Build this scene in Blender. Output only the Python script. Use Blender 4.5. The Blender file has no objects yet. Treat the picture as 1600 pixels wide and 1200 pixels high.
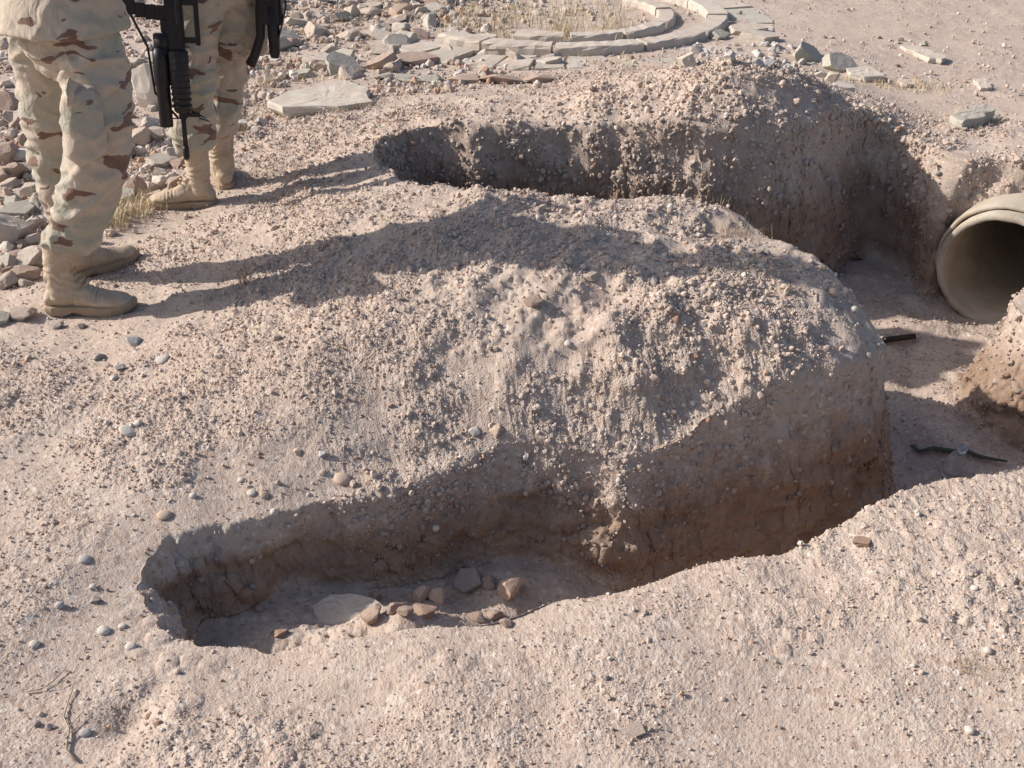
import bpy, bmesh, math, random
import numpy as np
from mathutils import Vector, Matrix, Euler, Quaternion
from mathutils import noise as mnoise

rnd = random.Random(7)
R = math.radians
scene = bpy.context.scene
COL = scene.collection

# ---------------------------------------------------------------- camera
CAM_H, PITCH, FPX = 1.65, R(30), 1690.0          # eye height, tilt down, focal length in photo pixels (1600 wide)
cam_d = bpy.data.cameras.new('camera'); cam = bpy.data.objects.new('camera', cam_d); COL.objects.link(cam)
cam_d.sensor_width = 36; cam_d.lens = FPX / 1600 * 36
cam_d.clip_start = 0.05; cam_d.clip_end = 2000
cam.location = (0, 0, CAM_H); cam.rotation_euler = (R(90) - PITCH, 0, 0)
scene.camera = cam

# ---------------------------------------------------------------- light
SUN_EL, SUN_DIR = R(33.5), Vector((1.0, -0.15, 0)).normalized()     # direction the light travels over the ground
world = bpy.data.worlds.new('World'); scene.world = world; world.use_nodes = True
wn = world.node_tree; bg = wn.nodes['Background']
sky = wn.nodes.new('ShaderNodeTexSky'); sky.sky_type = 'NISHITA'; sky.sun_disc = False
sky.sun_elevation = SUN_EL; sky.sun_rotation = math.atan2(-SUN_DIR.x, -SUN_DIR.y)
sky.air_density = 1.0; sky.dust_density = 2.5
wn.links.new(sky.outputs[0], bg.inputs[0]); bg.inputs[1].default_value = 0.105
sun_d = bpy.data.lights.new('sun', 'SUN'); sun = bpy.data.objects.new('sun', sun_d); COL.objects.link(sun)
sun_d.energy = 4.4; sun_d.angle = R(0.6); sun_d.color = (1.0, 0.93, 0.84)
travel = Vector((SUN_DIR.x * math.cos(SUN_EL), SUN_DIR.y * math.cos(SUN_EL), -math.sin(SUN_EL)))
sun.rotation_euler = travel.to_track_quat('-Z', 'Y').to_euler()
scene.view_settings.view_transform = 'Standard'; scene.view_settings.look = 'None'
scene.view_settings.exposure = 0.36; scene.view_settings.gamma = 1.0

# ---------------------------------------------------------------- pixel -> place
SP, CP = math.sin(PITCH), math.cos(PITCH)
def ray(px, py):
    a = (px - 800) / FPX; u = (600 - py) / FPX
    return np.array([a, CP + SP * u, -SP + CP * u])
def P(px, py, z):
    d = ray(px, py); t = (z - CAM_H) / d[2]
    return (d[0] * t, d[1] * t, z)
def PY(px, py, y):
    d = ray(px, py); t = y / d[1]
    return (d[0] * t, y, CAM_H + d[2] * t)

# ---------------------------------------------------------------- helpers
def tag(o, label=None, cat=None, group=None, kind=None):
    if label: o['label'] = label
    if cat: o['category'] = cat
    if group: o['group'] = group
    if kind: o['kind'] = kind
    return o
def empty(name, loc, rz=0.0):
    o = bpy.data.objects.new(name, None); COL.objects.link(o)
    o.location = loc; o.rotation_euler = (0, 0, rz); o.empty_display_size = 0.05
    return o
def link(name, me, mat=None, parent=None, loc=(0, 0, 0)):
    o = bpy.data.objects.new(name, me); COL.objects.link(o); o.location = loc
    if mat and not me.materials: me.materials.append(mat)
    if parent: o.parent = parent
    return o
def np_mesh(name, v, f, smooth=True):
    """v (n,3), f (m,k) arrays -> mesh"""
    me = bpy.data.meshes.new(name)
    v = np.ascontiguousarray(v, dtype=np.float32); f = np.ascontiguousarray(f, dtype=np.int32)
    k = f.shape[1]
    me.vertices.add(len(v)); me.vertices.foreach_set('co', v.ravel())
    me.loops.add(f.size); me.loops.foreach_set('vertex_index', f.ravel())
    me.polygons.add(len(f)); me.polygons.foreach_set('loop_start', np.arange(0, f.size, k, dtype=np.int32))
    try: me.polygons.foreach_set('loop_total', np.full(len(f), k, dtype=np.int32))
    except Exception: pass
    me.update(calc_edges=True)
    me.polygons.foreach_set('use_smooth', np.full(len(f), smooth, dtype=bool))
    return me
def bm_mesh(name, bm, smooth=False, recalc=True):
    if recalc: bmesh.ops.recalc_face_normals(bm, faces=bm.faces)
    me = bpy.data.meshes.new(name); bm.to_mesh(me); bm.free()
    if smooth: me.polygons.foreach_set('use_smooth', [True] * len(me.polygons))
    return me

# ---------------------------------------------------------------- vector noise
def _hash(ix, iy, iz, seed):
    h = (ix.astype(np.uint32) * np.uint32(374761393) + iy.astype(np.uint32) * np.uint32(668265263)
         + iz.astype(np.uint32) * np.uint32(2147483647) + np.uint32(seed * 9176 + 13))
    h = (h ^ (h >> np.uint32(13))) * np.uint32(1274126177)
    h = (h ^ (h >> np.uint32(16))) * np.uint32(2246822519)
    h = h ^ (h >> np.uint32(13))
    return (h & np.uint32(0xffffff)).astype(np.float32) * np.float32(2 / 16777215.) - np.float32(1)
def vn(x, y, z, seed=0):
    x = np.asarray(x, np.float32); y = np.asarray(y, np.float32); z = np.asarray(z, np.float32)
    c1, s1 = math.cos(.55 + seed * 1.3), math.sin(.55 + seed * 1.3); c2, s2 = math.cos(.6), math.sin(.6)      # turn the lattice, differently for every field
    x, y = c1 * x - s1 * y, s1 * x + c1 * y; y, z = c2 * y - s2 * z, s2 * y + c2 * z; x, z = c2 * x - s2 * z, s2 * x + c2 * z
    fx, fy, fz = np.floor(x), np.floor(y), np.floor(z)
    ix, iy, iz = fx.astype(np.int64), fy.astype(np.int64), fz.astype(np.int64)
    x, y, z = x - fx, y - fy, z - fz
    x = x * x * (3 - 2 * x); y = y * y * (3 - 2 * y); z = z * z * (3 - 2 * z)
    def L(a, b, t): return a + (b - a) * t
    def H(a, b, c): return _hash(ix + a, iy + b, iz + c, seed)
    return L(L(L(H(0,0,0), H(1,0,0), x), L(H(0,1,0), H(1,1,0), x), y),
             L(L(H(0,0,1), H(1,0,1), x), L(H(0,1,1), H(1,1,1), x), y), z)
def crumbs(u, v, seed, size=.5):
    """rounded lumps of uneven size, one or none per cell"""
    c1, s1 = math.cos(.3 + seed), math.sin(.3 + seed); u, v = c1 * u - s1 * v, s1 * u + c1 * v
    fu, fv = np.floor(u), np.floor(v); iu, iv = fu.astype(np.int64), fv.astype(np.int64); zz = np.zeros_like(iu); best = np.zeros(u.shape, np.float32)
    for a in (-1, 0, 1):
        for b in (-1, 0, 1):
            h1, h2, h3 = (_hash(iu + a, iv + b, zz, seed + k) for k in (0, 1, 2)); h4 = _hash(iu + a, iv + b, zz + 5, seed)
            du, dv = u - (iu + a + .5 + .42 * h1), v - (iv + b + .5 + .42 * h2)
            r = size * (.45 + .55 * np.abs(h3)); k = 1 + .35 * h4
            q = 1 - (du * du * k + dv * dv / k + .5 * h4 * du * dv) / (r * r)
            best = np.maximum(best, np.sqrt(np.clip(q, 0, 1)) * r * (h3 > -.55))
    return best
def sstep(a, b, x):
    t = np.clip((x - a) / (b - a), 0, 1); return t * t * (3 - 2 * t)
np.seterr(over='ignore')
# ---------------------------------------------------------------- materials
class NT:
    def __init__(s, name):
        s.m = bpy.data.materials.new(name); s.m.use_nodes = True
        s.t = s.m.node_tree; s.b = s.t.nodes['Principled BSDF']
        s.b.inputs['Specular IOR Level'].default_value = 0.25
    def n(s, typ, **kw):
        o = s.t.nodes.new('ShaderNode' + typ)
        for k, v in kw.items(): setattr(o, k, v)
        return o
    def l(s, a, b): s.t.links.new(a, b)
    def coord(s, kind='Object'):
        return s.n('TexCoord').outputs[kind]
    def mapped(s, vec, scale=(1, 1, 1), rot=(0, 0, 0)):
        m = s.n('Mapping'); s.l(vec, m.inputs[0]); m.inputs['Scale'].default_value = scale; m.inputs['Rotation'].default_value = rot
        return m.outputs[0]
    def noise(s, vec, scale, detail=4, rough=0.6, dist=0.0, out=0):
        o = s.n('TexNoise'); s.l(vec, o.inputs['Vector']); o.inputs['Scale'].default_value = scale
        o.inputs['Detail'].default_value = detail; o.inputs['Roughness'].default_value = rough; o.inputs['Distortion'].default_value = dist
        return o.outputs[out]
    def vor(s, vec, scale, feature='F1', out='Distance', rnd_=1.0):
        o = s.n('TexVoronoi', feature=feature); s.l(vec, o.inputs['Vector']); o.inputs['Scale'].default_value = scale
        o.inputs['Randomness'].default_value = rnd_
        return o.outputs[out]
    def ramp(s, fac, stops, interp='LINEAR'):
        o = s.n('ValToRGB'); s.l(fac, o.inputs[0]); o.color_ramp.interpolation = interp
        e = o.color_ramp.elements
        while len(e) < len(stops): e.new(0.5)
        for q, (p, c) in zip(e, stops):
            q.position = p; q.color = (*c, 1) if len(c) == 3 else c
        return o.outputs[0]
    def mix(s, fac, a, b, mode='MIX'):
        o = s.n('Mix', data_type='RGBA', blend_type=mode)
        for sock, val in ((o.inputs[0], fac), (o.inputs[6], a), (o.inputs[7], b)):
            if isinstance(val, (int, float)): sock.default_value = val
            elif isinstance(val, tuple): sock.default_value = (*val, 1)
            else: s.l(val, sock)
        return o.outputs[2]
    def math(s, op, a, b=None, clamp=False):
        o = s.n('Math', operation=op, use_clamp=clamp)
        for sock, val in ((o.inputs[0], a), (o.inputs[1], b)):
            if val is None: continue
            if isinstance(val, (int, float)): sock.default_value = val
            else: s.l(val, sock)
        return o.outputs[0]
    def bump(s, h, dist, strength=1.0, prev=None):
        o = s.n('Bump'); s.l(h, o.inputs['Height']); o.inputs['Distance'].default_value = dist; o.inputs['Strength'].default_value = strength
        if prev is not None: s.l(prev, o.inputs['Normal'])
        return o.outputs[0]
    def done(s, col=None, rough=0.95, nrm=None, metal=0.0):
        if col is not None:
            if isinstance(col, tuple): s.b.inputs['Base Color'].default_value = (*col, 1)
            else: s.l(col, s.b.inputs['Base Color'])
        if isinstance(rough, (int, float)): s.b.inputs['Roughness'].default_value = rough
        else: s.l(rough, s.b.inputs['Roughness'])
        s.b.inputs['Metallic'].default_value = metal
        if nrm is not None: s.l(nrm, s.b.inputs['Normal'])
        return s.m

def soil_material():
    s = NT('soil'); c = s.coord()
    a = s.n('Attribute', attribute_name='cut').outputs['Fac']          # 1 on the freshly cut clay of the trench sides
    d = s.n('Attribute', attribute_name='crust').outputs['Fac']        # loose crumbly spoil / smooth silt
    big = s.noise(c, 1.7, 5, .6)
    mid = s.noise(c, 11, 5, .7)
    fine = s.noise(c, 160, 4, .7)
    top = s.mix(s.ramp(big, [(.35, (0, 0, 0)), (.65, (1, 1, 1))]), (.445, .35, .29), (.485, .395, .33))
    top = s.mix(s.ramp(mid, [(.35, (0, 0, 0)), (.7, (1, 1, 1))]), top, (.405, .315, .26))
    dust = s.noise(c, 3.2, 6, .7)
    top = s.mix(s.ramp(dust, [(.52, (0, 0, 0)), (.68, (.75, .75, .75))]), top, (.50, .42, .36))
    lump = s.vor(c, 85, out='Color'); sep = s.n('SeparateColor'); s.l(lump, sep.inputs[0])
    top = s.mix(s.math('MULTIPLY', sep.outputs[0], .3), top, (.555, .475, .41))
    top = s.mix(s.ramp(sep.outputs[1], [(.90, (0, 0, 0)), (.94, (.55, .55, .55))]), top, (.62, .55, .49))
    top = s.mix(s.ramp(sep.outputs[2], [(.90, (0, 0, 0)), (.94, (.5, .5, .5))]), top, (.30, .20, .15))
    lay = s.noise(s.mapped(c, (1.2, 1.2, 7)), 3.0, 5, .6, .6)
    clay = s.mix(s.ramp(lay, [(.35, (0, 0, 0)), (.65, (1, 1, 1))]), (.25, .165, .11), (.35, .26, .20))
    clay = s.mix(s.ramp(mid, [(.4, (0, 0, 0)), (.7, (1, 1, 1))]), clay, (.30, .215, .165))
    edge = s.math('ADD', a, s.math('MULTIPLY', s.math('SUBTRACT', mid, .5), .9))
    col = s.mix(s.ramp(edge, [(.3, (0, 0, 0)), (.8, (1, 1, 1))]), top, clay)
    col = s.mix(.45, col, s.ramp(fine, [(.25, (.62, .6, .58)), (.5, (1, 1, 1)), (.75, (1.0, 1.0, 1.0))]), 'MULTIPLY')
    v1 = s.vor(c, 170); v2 = s.vor(c, 330)
    h = s.math('ADD', s.math('MULTIPLY', s.math('SUBTRACT', 1.0, v1), s.math('ADD', .35, d)), s.math('MULTIPLY', fine, .9))
    h = s.math('ADD', h, s.math('MULTIPLY', s.math('SUBTRACT', 1.0, v2), .4))
    n1 = s.bump(h, .0026, .8)
    return s.done(col, .97, n1)

def pebble_material(name='pebbles', attr='tint'):
    s = NT(name); c = s.coord()
    a = s.n('Attribute', attribute_name=attr).outputs['Color']
    f = s.noise(c, 220, 3, .7)
    col = s.mix(.6, a, s.ramp(f, [(.3, (.75, .73, .71)), (.6, (1, 1, 1))]), 'MULTIPLY')
    return s.done(col, .92, s.bump(f, .0006, .6))

def stone_material(name, c1, c2, c3, dirt=(.45, .35, .29), dirt_amt=.5, scale=1.0, rough=.9, bd=.006):
    s = NT(name); c = s.coord()
    oi = s.n('ObjectInfo').outputs['Random']
    off = s.n('VectorMath', operation='ADD'); s.l(c, off.inputs[0])
    cmb = s.n('CombineXYZ'); s.l(s.math('MULTIPLY', oi, 37.0), cmb.inputs[0]); s.l(s.math('MULTIPLY', oi, 11.0), cmb.inputs[1]); s.l(cmb.outputs[0], off.inputs[1])
    v = off.outputs[0]
    m = s.noise(v, 9 * scale, 5, .65, .3)
    f = s.noise(v, 90 * scale, 5, .75)
    col = s.mix(s.ramp(m, [(.35, (0, 0, 0)), (.65, (1, 1, 1))]), c1, c2)
    col = s.mix(s.ramp(f, [(.5, (0, 0, 0)), (.72, (.8, .8, .8))]), col, c3)
    col = s.mix(s.math('MULTIPLY', s.math('SUBTRACT', oi, .3, True), .45), col, dirt)
    # dust lies on faces that look up, broken by noise
    g = s.n('NewGeometry'); sx = s.n('SeparateXYZ'); s.l(g.outputs['Normal'], sx.inputs[0])
    dn = s.noise(v, 14 * scale, 4, .7)
    up = s.math('MULTIPLY', s.math('MULTIPLY', sx.outputs[2], dirt_amt, True), s.ramp(dn, [(.4, (0, 0, 0)), (.6, (1, 1, 1))]))
    col = s.mix(up, col, dirt)
    crack = s.vor(v, 16 * scale, 'DISTANCE_TO_EDGE')
    h = s.math('ADD', s.math('MULTIPLY', m, 1.2), s.math('MULTIPLY', f, .5))
    n1 = s.bump(h, bd, .8)
    return s.done(col, rough, n1)

def camo_material(name='desert_camouflage'):
    s = NT(name); c = s.coord()
    warp = s.noise(c, 5.5, 3, .5, 0, out=1)
    vm = s.n('VectorMath', operation='MULTIPLY_ADD'); s.l(warp, vm.inputs[0]); vm.inputs[1].default_value = (.16, .16, .16); s.l(c, vm.inputs[2])
    w = vm.outputs[0]
    band = s.noise(s.mapped(w, (3.4, 3.4, 7.0), (0, .25, .3)), 1.0, 1.5, .45)
    base = (.46, .39, .315)
    col = s.mix(s.ramp(band, [(.515, (0, 0, 0)), (.53, (1, 1, 1))]), base, (.375, .35, .285))
    # narrow brown streaks along the boundary of another field
    b2 = s.noise(s.mapped(w, (6.5, 6.5, 24.0), (.12, -.15, 0)), 1.0, 2.0, .5)
    streak = s.ramp(b2, [(.612, (0, 0, 0)), (.622, (1, 1, 1))])
    col = s.mix(streak, col, (.185, .11, .085))
    wear = s.noise(c, 25, 4, .7)
    col = s.mix(.5, col, s.ramp(wear, [(.3, (.82, .80, .78)), (.65, (1, 1, 1))]), 'MULTIPLY')
    weave = s.noise(s.mapped(c, (1, 1, 1)), 900, 1, .5)
    wr = s.noise(s.mapped(w, (22, 22, 11), (.5, .3, 0)), 1.0, 4, .55, .4)
    s.b.inputs['Sheen Weight'].default_value = .15
    n = s.bump(wr, .016, .8); n = s.bump(weave, .0006, .4, n)
    return s.done(col, .92, n)

def suede_material():
    s = NT('tan_suede'); c = s.coord()
    a = s.noise(c, 22, 4, .65); f = s.noise(c, 300, 3, .7)
    col = s.mix(s.ramp(a, [(.35, (0, 0, 0)), (.65, (1, 1, 1))]), (.40, .31, .22), (.50, .40, .30))
    col = s.mix(s.ramp(f, [(.5, (0, 0, 0)), (.75, (.5, .5, .5))]), col, (.36, .26, .17))
    crease = s.noise(s.mapped(c, (16, 16, 45), (0, .2, 0)), 1.0, 3, .6, .7)
    col = s.mix(s.ramp(s.noise(c, 9, 5, .7), [(.5, (0, 0, 0)), (.68, (.8, .8, .8))]), col, (.50, .42, .35))
    n = s.bump(crease, .007, .6); n = s.bump(f, .0008, .6, n)
    return s.done(col, .88, n)

def simple_material(name, col, rough=.6, metal=0.0, var=.25, scale=30, bump=.0006, spec=.35):
    s = NT(name); c = s.coord(); a = s.noise(c, scale, 4, .65)
    dark = tuple(x * (1 - var) for x in col); lite = tuple(min(1, x * (1 + var)) for x in col)
    k = s.mix(s.ramp(a, [(.3, (0, 0, 0)), (.7, (1, 1, 1))]), dark, lite)
    s.b.inputs['Specular IOR Level'].default_value = spec
    return s.done(k, rough, s.bump(s.noise(c, scale * 8, 3, .6), bump, .6), metal)

def concrete_material(name, col, stain=(.30, .24, .19)):
    s = NT(name); c = s.coord()
    a = s.noise(c, 6, 5, .65); f = s.noise(c, 120, 4, .7); p = s.vor(c, 60)
    k = s.mix(s.ramp(a, [(.35, (0, 0, 0)), (.7, (1, 1, 1))]), col, tuple(x * .78 for x in col))
    k = s.mix(s.ramp(s.noise(s.mapped(c, (1, 1, 1)), 3.5, 5, .7), [(.45, (0, 0, 0)), (.7, (.8, .8, .8))]), k, stain)
    k = s.mix(.4, k, s.ramp(f, [(.3, (.7, .7, .7)), (.6, (1, 1, 1))]), 'MULTIPLY')
    h = s.math('ADD', f, s.math('MULTIPLY', s.ramp(p, [(.0, (0, 0, 0)), (.18, (1, 1, 1))]), .5))
    return s.done(k, .9, s.bump(h, .003, .7))

M = dict(
    soil=soil_material(), pebble=pebble_material(),
    rub=stone_material('rubble_stone', (.45, .385, .325), (.54, .46, .39), (.33, .28, .235), dirt_amt=.8),
    slab=stone_material('flagstone', (.48, .44, .385), (.56, .505, .44), (.38, .345, .30), dirt_amt=.6, scale=.8),
    green=stone_material('grey_green_stone', (.39, .385, .33), (.47, .455, .39), (.30, .295, .25), dirt_amt=.6),
    white=stone_material('white_pebble', (.57, .52, .46), (.64, .59, .53), (.50, .44, .38), dirt_amt=.2, scale=1.5, bd=.0008),
    orange=stone_material('orange_pebble', (.46, .335, .25), (.54, .42, .33), (.37, .26, .19), dirt_amt=.2, scale=1.5, bd=.0008),
    dark=stone_material('dark_grey_pebble', (.20, .195, .185), (.27, .255, .24), (.35, .33, .31), dirt_amt=.4, scale=1.5, bd=.0012),
    grey=stone_material('grey_pebble', (.42, .41, .40), (.54, .52, .50), (.26, .25, .25), dirt_amt=.35, scale=1.5, bd=.0012),
    clod=stone_material('dry_clay', (.33, .235, .185), (.42, .32, .26), (.27, .19, .145), dirt_amt=.4, scale=2, bd=.003),
    red=stone_material('red_clay', (.32, .195, .14), (.39, .26, .19), (.26, .16, .11), dirt_amt=.25, scale=2, bd=.0015),
    conc=concrete_material('pale_concrete', (.50, .44, .36), (.33, .25, .185)),
    camo=camo_material(), suede=suede_material(),
    sole=simple_material('boot_sole', (.33, .245, .165), .85, var=.15),
    lace=simple_material('boot_lace', (.50, .40, .27), .9, var=.1, scale=200),
    gun=simple_material('black_gunmetal', (.022, .022, .025), .42, .3, .25, 40),
    poly=simple_material('black_polymer', (.02, .02, .021), .6, 0, .2, 60),
    web=simple_material('black_webbing', (.025, .025, .025), .9, 0, .3, 250, .001),
    skin=simple_material('skin', (.42, .25, .17), .5, 0, .1, 12, .0004),
    hair=simple_material('brown_hair', (.05, .032, .022), .8, 0, .3, 120, .002),
    tanweb=simple_material('tan_webbing', (.42, .35, .25), .9, 0, .2, 200, .001),
    rust=simple_material('rusty_dark_iron', (.055, .04, .035), .75, .2, .4, 60, .001),
    hose=simple_material('faded_green_plastic', (.055, .062, .055), .75, 0, .3, 30, .0008),
    straw=simple_material('dry_straw', (.55, .46, .30), .9, 0, .25, 15),
    straw2=simple_material('brown_dry_stalk', (.34, .25, .16), .9, 0, .25, 15),
    twig=simple_material('grey_brown_twig', (.38, .31, .25), .95, 0, .3, 60, .002),
)
g = NT('clear_plastic'); g.b.inputs['Base Color'].default_value = (.95, .97, 1, 1); g.b.inputs['Roughness'].default_value = .12
g.b.inputs['Transmission Weight'].default_value = .9; g.b.inputs['IOR'].default_value = 1.35; M['plastic'] = g.m
M['cap'] = simple_material('blue_plastic_cap', (.12, .22, .45), .4)
# ---------------------------------------------------------------- terrain: one sheet, heights read at known places
CTL = [  # (photo x, photo y, height)
 (0,1200,0),(400,1200,0),(800,1200,.0),(1200,1200,.0),(1600,1200,.01),
 (240,1000,-.02),(480,1000,-.03),(700,962,.0),(900,928,.0),(1100,872,.01),(1250,850,.02),(1340,792,.04),(1450,750,.05),(1600,728,.06),
 (600,1100,0),(1000,1050,.0),(1400,950,.03),(0,1000,0),(100,850,0),(0,700,0),(150,700,.01),(0,560,0),(140,490,0),(170,425,0),(0,400,-.03),
 (300,325,.0),(345,293,.0),(100,250,-.04),(200,330,-.02),(300,760,.0),(300,620,.05),(400,500,.10),(420,400,.10),(480,260,.05),
 (560,270,.14),(520,340,.18),(640,340,.24),(600,500,.20),(640,290,.23),(800,292,.27),(800,400,.27),(800,500,.205),(800,600,.10),(700,690,-.02),
 (900,705,-.05),(600,765,-.05),(450,780,-.03),(500,620,.09),(950,292,.28),(1000,400,.25),(1000,550,.16),(1050,680,-.02),(1100,310,.22),(1150,400,.22),
 (1250,400,.19),(1200,500,.20),(1200,630,.04),(1300,560,.10),(1340,480,.13),(1380,520,.05),
 (590,225,.17),(700,182,.19),(900,196,.20),(1150,215,.22),(1290,220,.17),(1000,150,.28),(1130,100,.41),(1180,130,.39),(1250,122,.33),(1320,150,.18),
 (1050,110,.31),(950,122,.12),(850,135,.06),(700,150,.09),(500,190,.05),(600,100,.0),(300,60,.0),
 (1420,215,.04),(1490,305,-.02),(1550,262,.03),(1600,300,.0),(1600,150,0),(1450,90,0),(1350,90,.02),(1520,180,0)]
W_CTL = [(2.0,3.85,-.15),(2.3,3.75,-.01),(2.2,4.98,.05),(2.5,4.9,.07),(2.4,3.3,-.02),(2.4,2.5,.04),(2.6,4.2,-.04),(3.2,3.2,0),(2.2,1.6,.02),(3.5,5.5,0),(3,7.5,0),(.4,7.8,.02),(.4,6.9,.02),(-1.5,7,0),
         (-4,6,0),(-3,4,-.02),(-2.6,2.6,0),(-2,1.4,0),(-1,.6,0),(1,.6,0),(0,10,0),(4,10,0),(-4,10,0),(0,-1,0),(5,3,0),(-5,2,0),(4,0,0),(-4,-1,0),(1.6,6.6,.05),(2.1,6.2,0)]
ctl = np.array([P(*c) for c in CTL] + [tuple(map(float, w)) for w in W_CTL])
cx, cy, cz = ctl.T
def _k(r2): return np.where(r2 > 1e-12, r2 * np.log(np.maximum(r2, 1e-12)), 0) * .5
n_ = len(ctl)
A_ = np.zeros((n_ + 3, n_ + 3)); A_[:n_, :n_] = _k((cx[:, None] - cx) ** 2 + (cy[:, None] - cy) ** 2) + np.eye(n_) * .012
A_[:n_, n_] = 1; A_[:n_, n_ + 1] = cx; A_[:n_, n_ + 2] = cy; A_[n_:, :n_] = A_[:n_, n_:].T
W_ = np.linalg.solve(A_, np.concatenate([cz, [0, 0, 0]]))
def surf(x, y):
    x = np.asarray(x, float); y = np.asarray(y, float); out = np.zeros(x.shape); xr, yr, o = x.ravel(), y.ravel(), out.ravel()
    for i in range(0, len(xr), 200000):
        a, b = xr[i:i + 200000, None], yr[i:i + 200000, None]
        o[i:i + 200000] = _k((a - cx) ** 2 + (b - cy) ** 2) @ W_[:n_] + W_[n_] + W_[n_ + 1] * a[:, 0] + W_[n_ + 2] * b[:, 0]
    fade = 1 - sstep(5.0, 8.0, np.hypot(xr - .3, yr - 4.5))
    o *= fade
    return o.reshape(x.shape)

RIM = [P(*c)[:2] for c in [(290,972,-.01),(360,984,-.02),(440,990,-.03),(560,980,-.03),(700,950,0),(900,912,0),(1100,856,.01),(1250,836,.02),(1340,776,.04),(1450,735,.05),(1590,715,.06)]]
RIM += [(1.75,2.52),(2.3,2.55),(2.55,2.8),(2.4,3.12),(1.93,3.28),(1.78,3.6),(1.93,3.87),(2.14,4.05),(2.6,4.1),(2.75,4.3),(2.55,4.66),(2.2,4.84),(2.02,4.86)]
RIM += [P(*c)[:2] for c in [(1492,278,-.01),(1446,232,.03),(1390,205,.07),(1345,190,.12),(1295,222,.15),(1150,234,.19),(1000,216,.18),(900,207,.19),(760,200,.20),(640,200,.19),(592,220,.17),(605,250,.15),(640,285,.21),(720,296,.24),(800,300,.27),(950,298,.28),(1100,318,.21),(1180,350,.15),(1262,404,.16),(1352,472,.11),(1405,528,.03)]]
RIM += [P(*c)[:2] for c in [(1410,596,-.01),(1310,624,.0),(1200,650,.0),(1100,700,-.05),(1000,730,-.06),(900,735,-.08),(800,728,-.07),(700,760,-.06),(600,790,-.06),(450,806,-.04),(340,826,-.02),(280,832,0),(245,862,0),(250,922,0)]]
poly = np.array(RIM)
for _ in range(2):                                   # round the corners
    q = np.roll(poly, -1, 0); poly = np.stack([poly * .75 + q * .25, poly * .25 + q * .75], 1).reshape(-1, 2)
def sdist(x, y):
    """signed distance to the trench outline (+ outside) and unit direction away from it"""
    a = poly; b = np.roll(poly, -1, 0)
    best = np.full(x.shape, 1e9); ins = np.zeros(x.shape, bool); nx = np.zeros(x.shape); ny = np.zeros(x.shape)
    for (ax, ay), (bx, by) in zip(a, b):
        ex, ey = bx - ax, by - ay; L2 = ex * ex + ey * ey
        t = np.clip(((x - ax) * ex + (y - ay) * ey) / L2, 0, 1)
        dx, dy = x - ax - t * ex, y - ay - t * ey; d = dx * dx + dy * dy
        m = d < best; best = np.where(m, d, best); nx = np.where(m, dx, nx); ny = np.where(m, dy, ny)
        c = ((ay > y) != (by > y)) & (x < (bx - ax) * (y - ay) / (by - ay + 1e-20) + ax); ins ^= c
    d = np.sqrt(best); sg = np.where(ins, -1.0, 1.0); L = np.maximum(d, 1e-6)
    return d * sg, nx / L * sg, ny / L * sg
def floor_z(x, y):
    f = -.27 - .26 * sstep(-.8, 1.1, x) - .06 * sstep(2.9, 3.6, y)
    f = f + .16 * np.exp(-(((x + .22) / .27) ** 2 + ((y - 1.98) / .14) ** 2))          # slump under the near rim with the buried slab
    f = f + .10 * np.exp(-(((x - 1.55) / .25) ** 2 + ((y - 3.55) / .25) ** 2))
    f = f + .05 * vn(x * 3.1, y * 3.1, 0 * x, 5) + .02 * vn(x * 9, y * 9, 0 * x, 6)
    return f

ANG0, ANG1 = R(-40), R(40)
th = np.concatenate([np.arange(R(-180), R(-42), R(3)), np.linspace(R(-42), ANG0, 8)[:-1], np.arange(ANG0, ANG1, R(.053)), np.linspace(ANG1, R(42), 10), np.arange(R(45), R(179), R(3))])
rr = np.concatenate([[.02], np.linspace(.15, 1.0, 14)[:-1], np.exp(np.arange(math.log(1.0), math.log(1.25), .006)), np.exp(np.arange(math.log(1.25), math.log(5.6), .0021)),
                     np.exp(np.arange(math.log(5.6), math.log(11), .0034)), np.exp(np.linspace(math.log(11.05), math.log(400), 90))])
TT, RR = np.meshgrid(th, rr)
X0 = (RR * np.sin(TT)); Y0 = (RR * np.cos(TT))
NR, NC = X0.shape
near = (RR < 7.5)
X = X0.copy(); Y = Y0.copy(); Z = np.zeros_like(X); CUT = np.zeros_like(X); INS = np.zeros_like(X)
idx = np.where((X0 > -1.6) & (X0 < 3.4) & (Y0 > 1.0) & (Y0 < 5.9))
x, y = X0[idx], Y0[idx]
s, gx, gy = sdist(x, y)
s0 = s.copy()
rough_edge = (.026 * vn(x * 3.3, y * 3.3, 0 * x, 1) + .024 * vn(x * 7, y * 7, 0 * x, 2)) * np.exp(-(s / .4) ** 2) + (.015 * vn(x * 19, y * 19, 0 * x, 3) + .008 * vn(x * 45, y * 45, 0 * x, 4)) * np.exp(-(s / .14) ** 2)
s = s + rough_edge * (1 + .25 * np.exp(-((x + .8) / .4) ** 2) * (y < 2.5))
A, KK = .15 - .065 * sstep(-.3, -.7, x) * (y < 2.6), .34
left_end = np.exp(-((x + .95) / .35) ** 2) * (y < 2.5)
kk = KK + .30 * left_end
kk = kk + .12 * vn(x * 4, y * 4, 0 * x, 9)
w = np.where(np.abs(s) < A, s * kk, np.sign(s) * (kk * A + (np.abs(s) - A) * (2 - kk)))
w = np.where(np.abs(s) > 2 * A, s, w)
X[idx] = x + gx * (w - s); Y[idx] = y + gy * (w - s)
tau = np.clip((s + A) / (2 * A), 0, 1)
xs, ys = X[idx], Y[idx]
hh = sstep(0, 1, tau) * .45 + tau * .55
ST = surf(X, Y)
FZ = floor_z(xs, ys)
TOP = ST[idx]
Z = ST.copy()
Z[idx] = FZ + (TOP - FZ) * hh
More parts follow.
